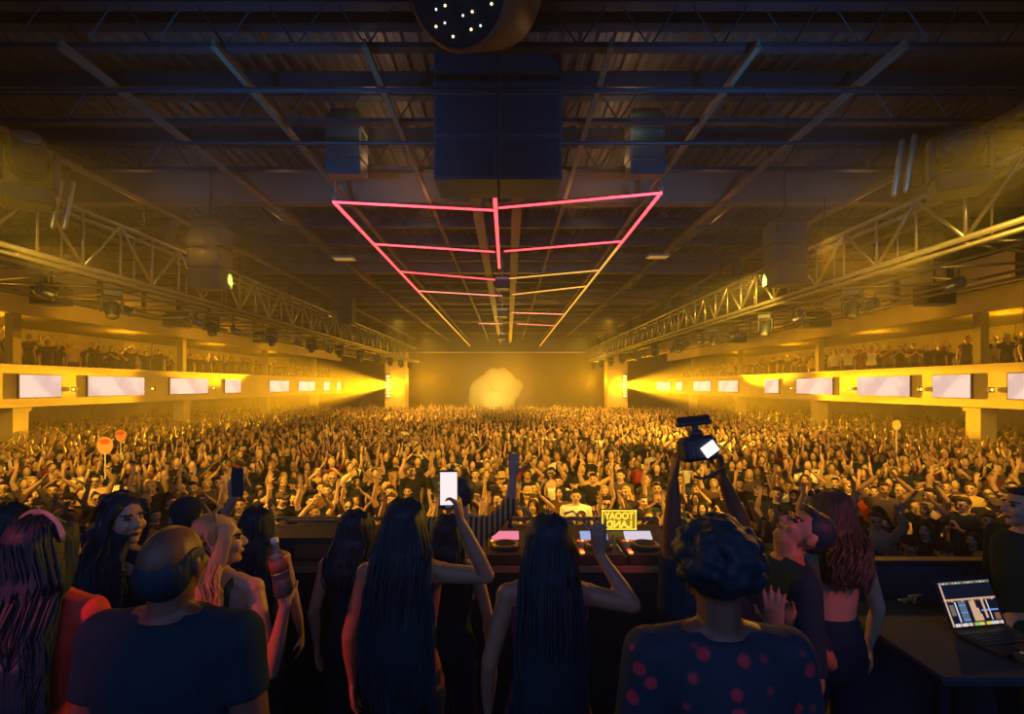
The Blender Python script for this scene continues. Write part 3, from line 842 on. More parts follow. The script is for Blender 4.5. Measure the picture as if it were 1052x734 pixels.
def deck(x, label, scr, y=3.47):
    t = thing('media_player_deck', label, 'DJ deck', (x, y, tz - .005))
    MB().bevbox((0, 0, .035), (.32, .42, .07), .012).obj('body', DKT, t)
    MB().box((0, .165, .085), (.20, .012, .085), rot=Euler((-1.0, 0, 0)).to_matrix()).obj('screen', scr, t)
    j = MB(); j.loft([(0, -.03, .07), (0, -.03, .088), (0, -.03, .094)], [.103, .10, .085], seg=32); j.obj('jog_wheel', BLACKP, t, True)
    r_ = MB(); r_.loft([(0, -.03, .0945), (0, -.03, .097)], [.09, .088], seg=32); r_.obj('jog_ring', KNOBG, t)
    r_ = MB(); r_.loft([(0, -.03, .0975), (0, -.03, .099)], [.07, .068], seg=32); r_.obj('jog_plate', BLACKP, t)
    for i in range(6): MB().bevbox((-.125 + .028 * i, .09, .075), (.022, .015, .012), .003).obj('button', LEDG if i % 2 else LEDR, t)
    for i in range(2): MB().loft([(-.135, -.16 + .045 * i, .07), (-.135, -.16 + .045 * i, .08)], [.017, .016], seg=12).obj('play_button', (LEDG, LEDR)[i], t)
    MB().bevbox((.135, -.08, .078), (.012, .16, .008), .002).obj('pitch_slider', KNOBW, t)
    return t
deck(-.02, 'black deck with a pink-lit screen at the left end of the row of players', SCR_P)
deck(.64, 'black deck with a blue-lit screen just right of the mixer', SCR_B)
deck(.98 - .01, 'black deck with a white-lit screen and gold jog ring at the right end', SCR_W)
t = thing('dj_mixer', 'black DJ mixer with rows of gold and white knobs between the decks', 'mixer', (.305, 3.47, tz - .005))
MB().bevbox((0, 0, .035), (.32, .42, .07), .012).obj('body', DKT, t)
for i in range(4):
    for j in range(5):
        MB().loft([(-.10 + i * .065, .16 - j * .045, .07), (-.10 + i * .065, .16 - j * .045, .092)], [.012, .010], seg=10).obj('knob', KNOBG if (i + j) % 3 else KNOBW, t)
    MB().bbox((-.105 + i * .065, -.15, .071), (-.095 + i * .065, -.06, .073)).obj('fader_slot', BLACKP, t)
    MB().bevbox((-.10 + i * .065, -.10 - .01 * i, .08), (.02, .012, .018), .003).obj('fader', KNOBW, t)
# small controller left
t = thing('effects_unit', 'small effects box with gold lit keys left of the leftmost deck', 'controller', (-.32, 3.47, tz - .005))
MB().bevbox((0, 0, .04), (.22, .36, .08), .01).obj('body', DKT, t)
for i in range(3):
    for j in range(4): MB().bevbox((-.06 + i * .06, -.12 + j * .07, .085), (.035, .035, .012), .004).obj('pad', LEDG if (i * j) % 2 else KNOBG, t)
# headphones on the table
t = thing('headphones', 'gold-lit headphones standing on the table between phone arm and decks', 'headphones', (.105, 3.98, tz + .005))
pts = [V((math.cos(a) * .085, 0, .10 + math.sin(a) * .10)) for a in [PI * i / 10 for i in range(11)]]
MB().loft(pts, [(.006, .014)] * 11, hint=(0, 1, 0), seg=8).obj('headband', KNOBG, t, True)
for s in (-1, 1): MB().loft([(s * .075, 0, .07), (s * .105, 0, .07)], [.045, .04], seg=16).obj('ear_cup', BLACKP, t, True)
# cables arching over the decks
for i, (a, b, lab) in enumerate(((P(580, 528, 4.05), P(608, 545, 3.9), 'pale cable looping over the blue-lit deck'), (P(496, 545, 4.05), P(530, 538, 4.1), 'gold cable lying behind the leftmost deck'))):
    m_ = (a + b) / 2 + V((0, 0, .05)); a.z = max(a.z, tz + .02); b.z = tz + .02
    o = MB().loft([a, a.lerp(m_, .6) + V((0, 0, .03)), m_, b.lerp(m_, .5), b], [.008] * 5, seg=6).obj('audio_cable', mat('cable_pale', (.55, .45, .3), .5), smooth=True)
    tag(o, lab, 'cable')
# logo laptop with mirrored lettering facing the stage
t = thing('display_box', 'small yellow glowing screen with mirrored block lettering on the DJ table', 'screen', (0, 0, 0))
c = P(636, 534.5, 4.05); t.location = c
w, h = .29, .165
MB().bevbox((0, .015, 0), (w + .01, .02, h + .01), .004).obj('casing', BLACKP, t)
MB().bbox((-w / 2, .001, -h / 2), (w / 2, .006, h / 2)).obj('screen_face', mat('sign_dark_amber', (.3, .2, .02), .4, emit=(.62, .36, .01), es=.55), t)
SGN = mat('sign_yellow', (.9, .8, .1), .4, emit=(1.0, .74, .05), es=1.15)
b_ = MB()
for a in ((-w / 2, -h / 2, w / 2, -h / 2 + .010), (-w / 2, h / 2 - .010, w / 2, h / 2), (-w / 2, -h / 2, -w / 2 + .010, h / 2), (w / 2 - .010, -h / 2, w / 2, h / 2)):
    b_.bbox((a[0], -.003, a[1]), (a[2], .001, a[3]))
b_.obj('border', SGN, t)
for txt, z, sz in (('TOOAY', .008, .078), ('LAND', -.062, .080)):
    cu = bpy.data.curves.new('lettering', 'FONT'); cu.body = txt; cu.size = sz; cu.align_x = 'CENTER'; cu.extrude = .002; cu.offset = .0022
    tmp = bpy.data.objects.new('tmp', cu); C.objects.link(tmp)
    lm = bpy.data.meshes.new_from_object(tmp.evaluated_get(bpy.context.evaluated_depsgraph_get())); bpy.data.objects.remove(tmp)
    lm.materials.clear(); lm.materials.append(SGN); lo = link('lettering', lm, t)
    lo.rotation_euler = (PI / 2, 0, 0); lo.location = (0, -.003, z); lo.scale = (-.88 if len(txt) > 4 else -1.02, 1, 1)
MB().bevbox((0, .06, -h / 2 - .005), (w, .14, .012), .003).obj('foot', BLACKP, t)
MB().bbox((-.02, .03, -h / 2 - .05), (.02, .07, -h / 2)).bevbox((0, .05, c.z * 0 - h / 2 - .05), (.2, .14, .012), .003).obj('stand', BLACKP, t)

# flight case left of the decks and stage blocks right
t = thing('monitor_wedge', 'dark stage monitor with a brown slanted side at the table left end', 'speaker', (-1.45, 3.55, tz - .005))
w_ = MB()
pts = [(-.42, -.2), (.42, -.2), (.42, .22), (-.20, .22)]
k0 = len(w_.v)
for z, sh in ((0, 0), (.16, .0)):
    for x, y in pts: w_.v.append((x + (.14 if z and x < 0 else 0), y, z))
w_.f += [(0, 3, 2, 1), (4, 5, 6, 7), (0, 1, 5, 4), (1, 2, 6, 5), (2, 3, 7, 6), (3, 0, 4, 7)]; w_.m += [0] * 6
w_.obj('cabinet', BLACKP, t)
MB().bbox((-.25, .20, .155), (.42, .23, .175)).obj('metal_edge', mat('edge_metal', (.5, .4, .25), .35, .7), t)
MB().box((.18, -.205, .07), (.4, .01, .10)).obj('grille', mat('grille_brown', (.12, .08, .05), .6), t)
t = thing('stage_counter', 'low brown shelf unit right of the DJ decks', 'shelf', (1.63, 3.9, STAGE))
MB().bevbox((0, 0, .84), (.62, .9, .03), .008).obj('shelf_board', TABT, t)
MB().bevbox((0, .1, .96), (.62, .06, .03), .008).obj('back_rail', mat('edge_metal', (.5, .4, .25), .35, .7), t)
MB().bbox((-.3, .08, 0), (.3, .12, .93)).obj('back_board', WOODB, t)
MB().bbox((-.3, -.44, 0), (-.27, .08, .825)).obj('side_board', WOODB, t); MB().bbox((.27, -.44, 0), (.3, .08, .825)).obj('side_board', WOODB, t)

# booth wall on the right and its desk
t = thing('booth_partition', 'black partition wall behind the laptop operator desk', 'partition', (3.05, 2.95, STAGE))
MB().bevbox((0, 0, .54), (2.0, .06, 1.08), .01).obj('panel', WOODB, t)
MB().bevbox((0, 0, 1.09), (2.02, .09, .03), .008).obj('top_cap', BLACKM, t)
t = thing('operator_desk', 'black desk carrying the lighting operator laptop', 'desk', (2.2, 2.42, STAGE))
MB().bevbox((0, 0, .90), (.74, .75, .04), .01).obj('desktop', WOODB, t)
for x in (-.33, .33):
    for y in (-.32, .32): MB().bevbox((x, y, .44), (.05, .05, .88), .008).obj('leg', BLACKM, t)
# laptop
lap = thing('laptop', 'open laptop glowing with audio software mixer panels on the operator desk', 'laptop', (0, 0, 0))
lap.location = (2.36, 2.42, STAGE + .925); lap.rotation_euler = (0, 0, R(9))
MB().bevbox((0, -.10, .008), (.33, .22, .016), .004).obj('base', BLACKM, lap)
kb = MB()
for r in range(5):
    for q in range(13): kb.box((-.14 + q * .0235 + (r % 2) * .004, -.035 - r * .022, .018), (.018, .016, .004))
kb.obj('keyboard', BLACKP, lap)
MB().bbox((-.045, -.20, .0165), (.045, -.15, .0175)).obj('touchpad', mat('touchpad', (.05, .05, .05), .3), lap)
A = Euler((R(-22), 0, 0)).to_matrix()
ld = MB().bevbox(A @ V((0, .004, .125)) + V((0, .01, .012)), (.33, .008, .235), .003, rot=A).obj('lid', BLACKM, lap)
def scr(n, x0, z0, x1, z1, m, lift=.0008, par=ld):
    mb_ = MB(); cc = A @ V(((x0 + x1) / 2 - .155, -.0012 - lift, (z0 + z1) / 2 + .017)) + V((0, .01, .012))
    mb_.box(cc, (x1 - x0, .0006, z1 - z0), rot=A); return mb_
def em_(n, c, s=1.0): return mat(n, c, .4, emit=c, es=s)
sc_m = [em_('scr_dark', (.004, .006, .016)), em_('scr_sand', (.60, .36, .20)), em_('scr_grey', (.16, .13, .11)), em_('scr_blue', (.05, .14, .22)),
        em_('scr_white', (.75, .68, .66)), em_('scr_lightblue', (.18, .28, .6)), em_('scr_yellow', (.8, .6, .1)), em_('scr_green', (.25, .6, .1)), em_('scr_brown', (.22, .09, .05))]
W_, H_ = .31, .205
sm = MB()
def sr(x0, z0, x1, z1, m, lift=.0008):
    q = scr('', x0, z0, x1, z1, m, lift); b0 = len(sm.v); sm.v += q.v; sm.f += [tuple(b0 + i for i in f) for f in q.f]; sm.m += [m] * len(q.f)
sr(0, 0, W_, H_, 0, 0)
sr(0, H_ - .012, W_, H_, 2)
for i in range(16): sr(.006 + i * .019, H_ - .010, .016 + i * .019, H_ - .004, (1, 4, 7, 2)[i % 4], .0014)
sr(.002, .0, .012, H_ - .012, 1); sr(0, .118, W_, .126, 1)
for i in range(14): sr(.02 + i * .02, .112, .033 + i * .02, .118, (2, 1, 8)[i % 3], .0014)
for x0, x1, z0, z1, m in ((.055, .062, .02, .11, 4), (.075, .118, .02, .112, 3), (.142, .176, .02, .112, 1), (.176, .196, .02, .05, 1), (.176, .188, .05, .078, 1), (.215, .228, .03, .118, 1), (.245, .250, .02, .115, 4), (.02, .045, .05, .10, 2), (.20, .30, .062, .069, 5), (.268, .30, .02, .05, 8)):
    sr(x0, z0, x1, z1, m, .0014)
for i in range(8): sr(.077, .026 + i * .011, .116, .031 + i * .011, 2 if i % 3 else 5, .002)
for i in range(20): sr(.018 + i * .0143, .0, .030 + i * .0143, .014, (4, 4, 1, 4, 4, 1, 4, 8, 7, 7, 6, 6, 2, 6, 6, 4, 4, 4, 1, 4)[i], .0018)
sm.obj('screen', sc_m, ld)
# small glowing controls near the operator
ctl = thing('lighting_controller', 'small control box with rows of tiny lamps beside the laptop', 'controller', (2.42, 2.16, STAGE + .92), R(10))
MB().bevbox((0, 0, .02), (.30, .10, .04), .008).obj('body', BLACKP, ctl)
for i in range(6):
    for j in range(3): MB().box((-.13 + i * .05, -.03 + j * .03, .043), (.010, .010, .006)).obj('button', LEDG if (i + j) % 2 else KNOBW, ctl)
for i, (px, py) in enumerate(((930, 617), (940, 613))):
    p = P(px, py, 2.75)
    o = MB().capsule(p - V((.03, 0, 0)), .009, p + V((.03, 0, .006)), .009, seg=8).bbox((p.x - .006, p.y - .006, STAGE + .92), (p.x + .006, p.y + .006, p.z)).obj('gooseneck_lamp', KNOBG, smooth=True)
    tag(o, 'little gold lamp bar on a stem, ' + ['lower one of the pair behind the desk', 'upper one of the pair behind the desk'][i], 'lamp')

#@@SECTION foreground people
def L2(root_loc, rz, s, w):
    return (Matrix.LocRotScale(V(root_loc), Euler((0, 0, rz)), V((s, s, s)))).inverted() @ V(w)
PEOPLE = {}
m_ = mat('cloth_tan_stripe', (.3, .2, .08), .85)
_w = m_.node_tree.nodes.new('ShaderNodeTexWave'); _w.wave_type = 'BANDS'; _w.bands_direction = 'X'; _w.inputs['Scale'].default_value = 9
_t = m_.node_tree.nodes.new('ShaderNodeTexCoord'); _r = m_.node_tree.nodes.new('ShaderNodeValToRGB')
_r.color_ramp.elements[0].color = (.02, .02, .03, 1); _r.color_ramp.elements[1].color = (.45, .30, .10, 1); _r.color_ramp.elements[0].position = .25; _r.color_ramp.elements[1].position = .6
m_.node_tree.links.new(_t.outputs['Object'], _w.inputs['Vector']); m_.node_tree.links.new(_w.outputs['Fac'], _r.inputs['Fac'])
m_.node_tree.links.new(_r.outputs['Color'], m_.node_tree.nodes['Principled BSDF'].inputs['Base Color'])
def fg(name, px, py, h, label, rz=PI, female=True, hair='long', hairm=H_BLACK, arms=None, topm=None, sleeve=0, skin=SKIN,
       yaw=0, pitch=0, roll=0, hl=.5, hw=.10, strands=90, wave=.004, dover=None, hat=None, neck=None, skirt=False, bulk=1.0, glasses=False, base=STAGE, hairtop=.02):
    """px,py: crown of the head in the picture; h: standing height. arms: side -> dict(e=(px,py,d), w=(px,py,d), hd=world dir, pn=world palm normal, curl)"""
    d = dover if dover else (CAMZ - STAGE - h) * F / (py - CY)
    top = P(px, py, d); loc = V((top.x, d, base)); s = (top.z - base) / (1.722 + hairtop)
    M = Matrix.LocRotScale(loc, Euler((0, 0, rz)), V((s, s, s))); Mi = M.inverted(); R3 = Euler((0, 0, rz)).to_matrix().inverted()
    shx = .165 if female else .19
    AA = {1: A_down(1), -1: A_down(-1)}
    for sd, a in (arms or {}).items():
        if callable(a): AA[sd] = a(sd); continue
        AA[sd] = (Mi @ P(*a['e']), Mi @ P(*a['w']), tuple(R3 @ V(a['hd'])), tuple(R3 @ V(a['pn'])), a.get('curl', .3))
    hm = head_mat(yaw, pitch, roll)
    t = thing('person', label, 'person', loc, rz); t.scale = (s,) * 3
    link('body', organic(body_mb(AA, female, hm, bulk), 'person_body', [skin, EYE, LIP], .0066, 3, face_classify(hm)), t)
    tm = topm or FGCLOTH
    link('top', organic(top_mb(AA, female, sleeve, bulk=bulk, straps=(sleeve == 0), neck=neck or (1.455 if sleeve else 1.37), loose=.012 if sleeve else .007), 'person_top', tm, .009, 3), t)
    link('skirt' if skirt else 'trousers', organic(legs_mb(skirt), 'person_legwear', JEANS, .014, 2), t)
    if hair == 'long':
        link('hair', long_hair('person_hair', hm, hl, hw, hairm, strands, wave, .010, seed=len(PEOPLE) + 3), t)
    elif hair:
        link('hair', organic(short_hair_mb(hm, hair), 'person_hair', hairm, .008, 1), t)
    if hat: link('hat', organic(cap_mb(hm, hat), 'person_hat', FGCLOTH, .007, 1), t)
    if glasses == 'eyes': link('sunglasses', glasses_mb(hm).mesh('sunglasses', BLACKP, True), t)
    if glasses == 'head':
        g = glasses_mb(Matrix.Translation((0, .03, .085))); g.xf(0, hm); link('sunglasses', g.mesh('sunglasses', BLACKP, True), t)
    PEOPLE[name] = (t, M, hm, AA, s)
    return t
UP = (0, 0, 1)
fg('A', 14, 515, 1.62, 'long-haired woman at the far left edge, behind the woman with a headband', hl=.42, hw=.11, yaw=.2)
RED = mat('cloth_bright_red', (.55, .045, .03), .8, noise=.2, nscale=9, bump=.3)
PUR = mat('cloth_plum', (.16, .02, .05), .85, noise=.4, nscale=6, bump=.3)
fg('A2', 46, 527, 1.72, 'woman with a headband and very long dark hair in a bright red top', topm=RED, sleeve=.35, hl=.62, hw=.115, yaw=-.15, strands=130)
o = MB(); o.loft([head_mat(-.15) @ V((math.cos(a) * .094, .02, 1.655 + math.sin(a) * .094)) for a in [PI * i / 14 for i in range(15)]], [(.005, .012)] * 15, hint=(0, 1, 0), seg=8)
link('headband', o.mesh('headband', mat('headband', (.35, .28, .2), .3), True), PEOPLE['A2'][0])
fg('B', 128, 505, 1.675, 'dark-haired woman turning her face sideways towards the bald man', rz=PI, yaw=R(-112), roll=.0, hl=.36, hw=.10, sleeve=.9, neck=1.40)
fg('C', 179, 533, 1.76, 'balding man seen from behind in a dark shirt', female=False, hair='balding', sleeve=.6, bulk=1.12, skin=SKIN_D)  # deep skin tone stands in for the shade on his head
fg('D', 224, 527, 1.62, 'blonde woman with bare shoulders holding up a plastic bottle', hairm=H_BLOND, hl=.26, hw=.085, yaw=R(-60), strands=150, wave=.003,
   arms={-1: dict(e=(278, 690, 1.95), w=(293, 622, 1.90), hd=(-.05, 0, 1), pn=(-.75, .65, 0), curl=.75)}, neck=1.30)
fg('E', 192, 511, 1.53, 'person in a flat dark cap lifting a phone-filled hand', female=False, hair='short', hat='cap', sleeve=1.6, yaw=.5,
   arms={-1: dict(e=(222, 548, 2.7), w=(240, 512, 2.6), hd=(.05, 0, 1), pn=(0, 1, 0), curl=.8)})
fg('F', 265, 519, 1.50, 'woman with long black hair between the blonde and the bottle', hl=.5, hw=.10)
fg('G', 365, 522, 1.52, 'dark-haired woman with a bare shoulder left of the phone filmer', hl=.26, hw=.10)
fg('H', 416, 510, 1.68, 'woman with very long dark hair filming the crowd with a raised phone', hl=.72, hw=.115, strands=130,
   arms={-1: dict(e=(500, 592, 2.0), w=(473, 535, 1.98), hd=(-.16, 0, 1), pn=(-.9, .3, 0), curl=.65)}, topm=PUR, skin=SKIN_T)
fg('I', 460, 527, 1.50, 'dark-haired person partly hidden under the arm that holds the phone', hl=.3, hw=.095)
fg('K', 563, 526, 1.66, 'woman with straight waist-length black hair raising one hand by the decks', hl=.78, hw=.105, strands=140, wave=.002,
   arms={-1: dict(e=(650, 622, 1.85), w=(616, 570, 1.95), hd=(-.06, 0, 1), pn=(0, 1, 0), curl=.12)}, topm=PUR, skin=SKIN_T)
fg('J', 474, 489, 1.595, 'person in a tan striped sleeve raising a hand at the table left of the decks', dover=3.0, female=False, hair='short', skin=SKIN, sleeve=1.15, topm=m_, yaw=.3,
   arms={-1: dict(e=(524, 521, 3.0), w=(527, 490, 3.0), hd=(.05, 0, 1), pn=(0, 1, 0), curl=.25)})
SLV = bpy.data.materials['cloth_tan_stripe']
# patterned shirt for the man with the camera
SHIRT = bpy.data.materials.new('floral_shirt'); SHIRT.use_nodes = True; nt = SHIRT.node_tree; b = nt.nodes['Principled BSDF']
vo = nt.nodes.new('ShaderNodeTexVoronoi'); vo.inputs['Scale'].default_value = 15; tc = nt.nodes.new('ShaderNodeTexCoord')
cr = nt.nodes.new('ShaderNodeValToRGB'); cr.color_ramp.interpolation = 'EASE'
cr.color_ramp.elements[0].position = .20; cr.color_ramp.elements[0].color = (.40, .03, .05, 1); cr.color_ramp.elements[1].position = .34; cr.color_ramp.elements[1].color = (.006, .022, .045, 1)
nt.links.new(tc.outputs['Object'], vo.inputs['Vector']); nt.links.new(vo.outputs['Distance'], cr.inputs['Fac']); nt.links.new(cr.outputs['Color'], b.inputs['Base Color']); b.inputs['Roughness'].default_value = .85
fg('L', 736, 534, 1.78, 'man with a mop of curly dark hair in a red-flowered shirt, seen from behind', female=False, hair='curly', topm=SHIRT, sleeve=.9, skin=SKIN_D, bulk=1.06, hairtop=.045, pitch=.12)  # deep skin tone stands in for the backlit silhouette
fg('L2', 732, 548, 1.55, 'person mostly hidden by the curly-haired man, holding a camera overhead in both hands', dover=2.0, female=False, hair='short', sleeve=.9, skin=SKIN_D,  # raised arms darkened by skin tone, in place of silhouette shade
   arms={1: dict(e=(690, 565, 1.96), w=(692, 492, 1.92), hd=(.10, .0, 1), pn=(1, .1, 0), curl=.7), -1: dict(e=(768, 556, 1.96), w=(742, 490, 1.92), hd=(-.12, 0, 1), pn=(-1, .1, 0), curl=.7)})
fg('M', 806, 512, 1.66, 'man tipping his head back in a dark cap, clapping red-lit hands', rz=R(-100), female=False, hair='short', sleeve=.9, skin=SKIN_T, yaw=0, pitch=R(-42), hat=None,
   arms={1: dict(e=(835, 705, 1.85), w=(795, 650, 1.80), hd=(.05, .1, 1), pn=(.6, .8, 0), curl=.15), -1: dict(e=(850, 680, 2.2), w=(814, 648, 1.93), hd=(-.35, -.1, 1), pn=(-.6, -.8, 0), curl=.15)})
fg('N', 851, 502, 1.65, 'woman with long wavy light brown hair, bare back and sunglasses on her head', hairm=H_LBROWN, hl=.30, hw=.075, strands=170, wave=.016, yaw=.5, glasses='head',
   arms={1: dict(e=(806, 650, 2.25), w=(822, 600, 2.5), hd=(0, .4, 1), pn=(0, 1, 0), curl=.4)}, neck=1.10)
fg('O', 1052, 498, 1.56, 'dark-haired person at the right edge beyond the laptop reaching towards it', dover=2.60, female=False, hair='short', sleeve=1.3,
   rz=R(-100), arms={1: dict(e=(1085, 640, 2.62), w=(1057, 634, 2.5), hd=(-1, 0, .02), pn=(0, 0, -1), curl=.4)})

# things held by people
def holdbox(name): pass
# phone of H
ph = thing('phone', 'phone with a bright white screen in the raised hand at the centre', 'phone', P(461, 503, 1.97), R(3))
MB().bevbox((0, 0, 0), (.075, .009, .155), .004).obj('case', BLACKP, ph)
MB().bbox((-.034, -.0062, -.062), (.034, -.0046, .070)).obj('display', mat('phone_white', (.9, .85, .8), .3, emit=(1.0, .80, .68), es=1.0), ph)
MB().bbox((-.012, -.0066, -.072), (.012, -.0046, -.066)).obj('home_key', KNOBW, ph)
# phone of E
p2 = thing('phone', 'dark phone in the lifted hand above the flat cap', 'phone', P(244, 496, 2.52), R(-15))
MB().bevbox((0, 0, 0), (.075, .009, .15), .004).obj('case', BLACKP, p2)
MB().bbox((-.033, .0046, -.066), (.033, .0056, .066)).obj('display', mat('phone_dim', (.02, .02, .03), .2), p2)
# bottle
bt = thing('plastic_bottle', 'clear plastic bottle with an orange-red label held up by the blonde woman', 'bottle', P(292, 612, 1.86)); bt.rotation_euler = (0, R(-10), 0)
PLA = mat('bottle_plastic', (.85, .80, .72), .08, trans=.9)
MB().loft([(0, 0, z) for z in (0, .01, .05, .06, .10, .14, .155, .175, .185, .205)], [.028, .034, .034, .031, .034, .033, .028, .014, .0125, .0125], seg=20).obj('shell', PLA, bt, True)
MB().loft([(0, 0, z) for z in (.008, .03, .085)], [.030, .0325, .0305], seg=20).obj('drink', mat('drink_red', (.6, .16, .08), .2, trans=.4), bt, True)
MB().loft([(0, 0, z) for z in (.098, .145)], [.0352, .0345], seg=20).obj('wrap_label', mat('label_red', (.65, .10, .05), .5), bt, True)
MB().loft([(0, 0, .203), (0, 0, .222)], [.0145, .0145], seg=16).obj('cap', KNOBW, bt, True)
# camera held by L
cm = thing('camera', 'dark camera with a bright little screen held up in two hands', 'camera', P(717, 461, 1.88), R(4)); cm.scale = (1.12,) * 3; cm.rotation_euler = (R(-8), R(-6), R(4))
MB().bevbox((0, 0, 0), (.125, .06, .085), .012).bevbox((-.045, -.005, 0), (.035, .075, .08), .01).obj('camera_body', BLACKP, cm)
MB().loft([(0, .03, 0), (0, .07, 0), (0, .075, 0), (0, .11, 0)], [.036, .036, .032, .032], hint=UP, seg=20).obj('lens', BLACKM, cm, True)
MB().bevbox((0, 0, .052), (.04, .04, .022), .006).obj('viewfinder', BLACKP, cm)
MB().box((.025, -.036, -.005), (.052, .006, .040), rot=Euler((0, R(-28), 0)).to_matrix()).obj('display', mat('cam_display', (.9, .85, .8), .3, emit=(1, .85, .75), es=1.1), cm)
MB().bevbox((0, .0, .088), (.12, .035, .018), .005).bbox((-.008, -.008, .06), (.008, .008, .085)).obj('microphone_bar', BLACKP, cm)
MB().capsule((-.05, 0, .103), .010, (.05, 0, .103), .010).obj('microphone', mat('mic_foam', (.03, .03, .03), .9), cm, True)
s_ = MB().loft([P(745, 480, 1.86) , P(735, 487, 1.84), P(722, 492, 1.84), P(713, 490, 1.86)], [.006] * 4, seg=6).obj('camera_strap', BLACKP, smooth=True)
tag(s_, 'short dark strap dangling below the raised camera', 'strap')

#@@SECTION crowd
rnd = random.Random(21)
keys_m = ['m_down', 'm_up', 'm_both', 'm_clap', 'm_cap', 'm_capup', 'm_glass', 'm_hat', 'm_mouth', 'm_bare', 'm_phone']
keys_w = ['w_down', 'w_up', 'w_both', 'w_chest', 'w_bun']
allkeys = keys_m + keys_w
wts = [14, 9, 7, 4, 10, 4, 7, 2, 3, 3, 5, 12, 6, 5, 6, 4]
pts = []
y = 5.55
while y < 43.5:
    sp = .62 if y < 16 else .66
    x = -(y * 1.16 + 1) + rnd.uniform(0, .5)
    xm = min(y * 1.16 + 1, 24.5)
    x = max(x, -24.5 + rnd.uniform(0, .4))
    while x < xm:
        X = x + rnd.uniform(-.14, .14); Y = y + rnd.uniform(-.16, .16)
        keep = True
        if abs(X) > 16.2 and Y > 30: keep = rnd.random() < .5
        for xp in (XL - .5, XR + .5):
            for yp in (17.4, 26.4, 35.4, 44.4):
                if abs(X - xp) < .75 and abs(Y - yp) < .75: keep = False
        if rnd.random() < .06: keep = False
        if keep: pts.append((X, Y))
        x += sp
    y += sp * .92
print('crowd points', len(pts))
# nearest ones in view as individuals
def inview(X, Y, m=.4): 
    px = CX + X / Y * F
    return -15 < px < 1067
near = [p for p in pts if p[1] < 16 and inview(*p)]
near.sort(key=lambda p: p[1] + .12 * abs(p[0]))
NF = 232
ind = near[:NF]; indset = set(ind)
rest = [p for p in pts if p not in indset]
COLW = ['black'] * 12 + ['white'] * 2 + ['grey'] * 4 + ['navy'] * 4 + ['red'] * 1 + ['tan'] * 1 + ['brown'] * 3
def zone(X, Y, px):
    if px < 110: a = 'by the left edge'
    elif px < 250: a = 'past the balding man'
    elif px < 345: a = 'past the stage monitor'
    elif px < 450: a = 'past the phone filmer'
    elif px < 540: a = 'past the pink-lit deck'
    elif px < 660: a = 'past the mirrored sign'
    elif px < 780: a = 'past the raised camera'
    elif px < 900: a = 'past the wavy-haired woman'
    elif px < 980: a = 'past the black partition'
    else: a = 'past the laptop'
    b = 'front rows' if Y < 7.6 else ('middle rows' if Y < 9.8 else 'rows behind')
    return a, b
used = {}
reg = []
lastk = None
for X, Y in ind:
    key = rnd.choices(allkeys, wts)[0]
    if Y < 6.6 and key in ('m_clap', 'm_bare', 'w_both') and rnd.random() < .5: key = 'm_down'
    col = rnd.choice(COLW); hc = rnd.choices(['black', 'brown', 'blond'], [6, 4, 2])[0]
    px = CX + X / Y * F; a, b = zone(X, Y, px)
    who, pose = POSE_TXT[key]
    # make the description distinct where the colour or hair can be varied
    for tr in range(14):
        lab = (f'{hc}-haired ' if '-haired' not in who else f'{hc} ') + who
        lab += '' if key == 'm_bare' else f' in {col}'
        lab += f', {pose}, {b} {a}'
        if lab not in used: break
        col = rnd.choice(COLW); hc = rnd.choices(['black', 'brown', 'blond'], [5, 5, 3])[0]
        if tr > 6: key = rnd.choice(allkeys); who, pose = POSE_TXT[key]
    used[lab] = used.get(lab, 0) + 1
    face = math.atan2(0 - X, -(2.0 - Y)) + rnd.gauss(0, .22)
    sc = rnd.gauss(1.0, .045) * (1.0 if key[0] == 'm' else .95)
    sc = max(.88, min(1.12, sc))
    lab = ' '.join(lab.split()[:16])
    r = place_person(key, (X, Y, 0), face, sc, col, hc, lab)
    reg.append((lab, r, key, X, Y, face, sc))
# balcony front rows
for side, X, s in (('left', XL, -1), ('right', XR, 1)):
    y = 17.2 if s < 0 else 16.0; n = 0
    while n < 24 and y < 44:
        if min(abs(y - q) for q in (17.4, 26.4, 35.4, 44.4)) < .55: y += .3; continue
        xx = X + s * rnd.uniform(.5, .8)
        key = rnd.choices(allkeys, wts)[0]; col = rnd.choice(COLW); hc = rnd.choices(['black', 'brown', 'blond'], [6, 4, 2])[0]
        who, pose = POSE_TXT[key]
        seg_ = next((nm for lim, nm in ((21, 'above the first screens'), (26, 'above the middle screens'), (99, 'above the far screens')) if y < lim))
        for tr in range(14):
            lab = (f'{hc}-haired ' if '-haired' not in who else f'{hc} ') + who + ('' if key == 'm_bare' else f' in {col}') + f', {pose}, {side} balcony {seg_}'
            if lab not in used: break
            col = rnd.choice(COLW); hc = rnd.choices(['black', 'brown', 'blond'], [5, 5, 3])[0]
            if tr > 5: key = rnd.choice(allkeys); who, pose = POSE_TXT[key]
        used[lab] = 1
        face = math.atan2(0 - xx, -(2.0 - y)) + rnd.gauss(0, .3)
        lab = ' '.join(lab.split()[:16])
        r = place_person(key, (xx, y, 3.65), face, max(.9, min(1.08, rnd.gauss(1, .04))), col, hc, lab)
        reg.append((lab, r, key, xx, y, face, 1))
        y += rnd.uniform(.62, 1.25); n += 1
from collections import Counter, defaultdict
by = defaultdict(list)
for lab, r, *_ in reg: by[lab].append(r)
gi = 0
for lab, rs in by.items():
    if len(rs) > 1:
        for r in rs: r['group'] = lab
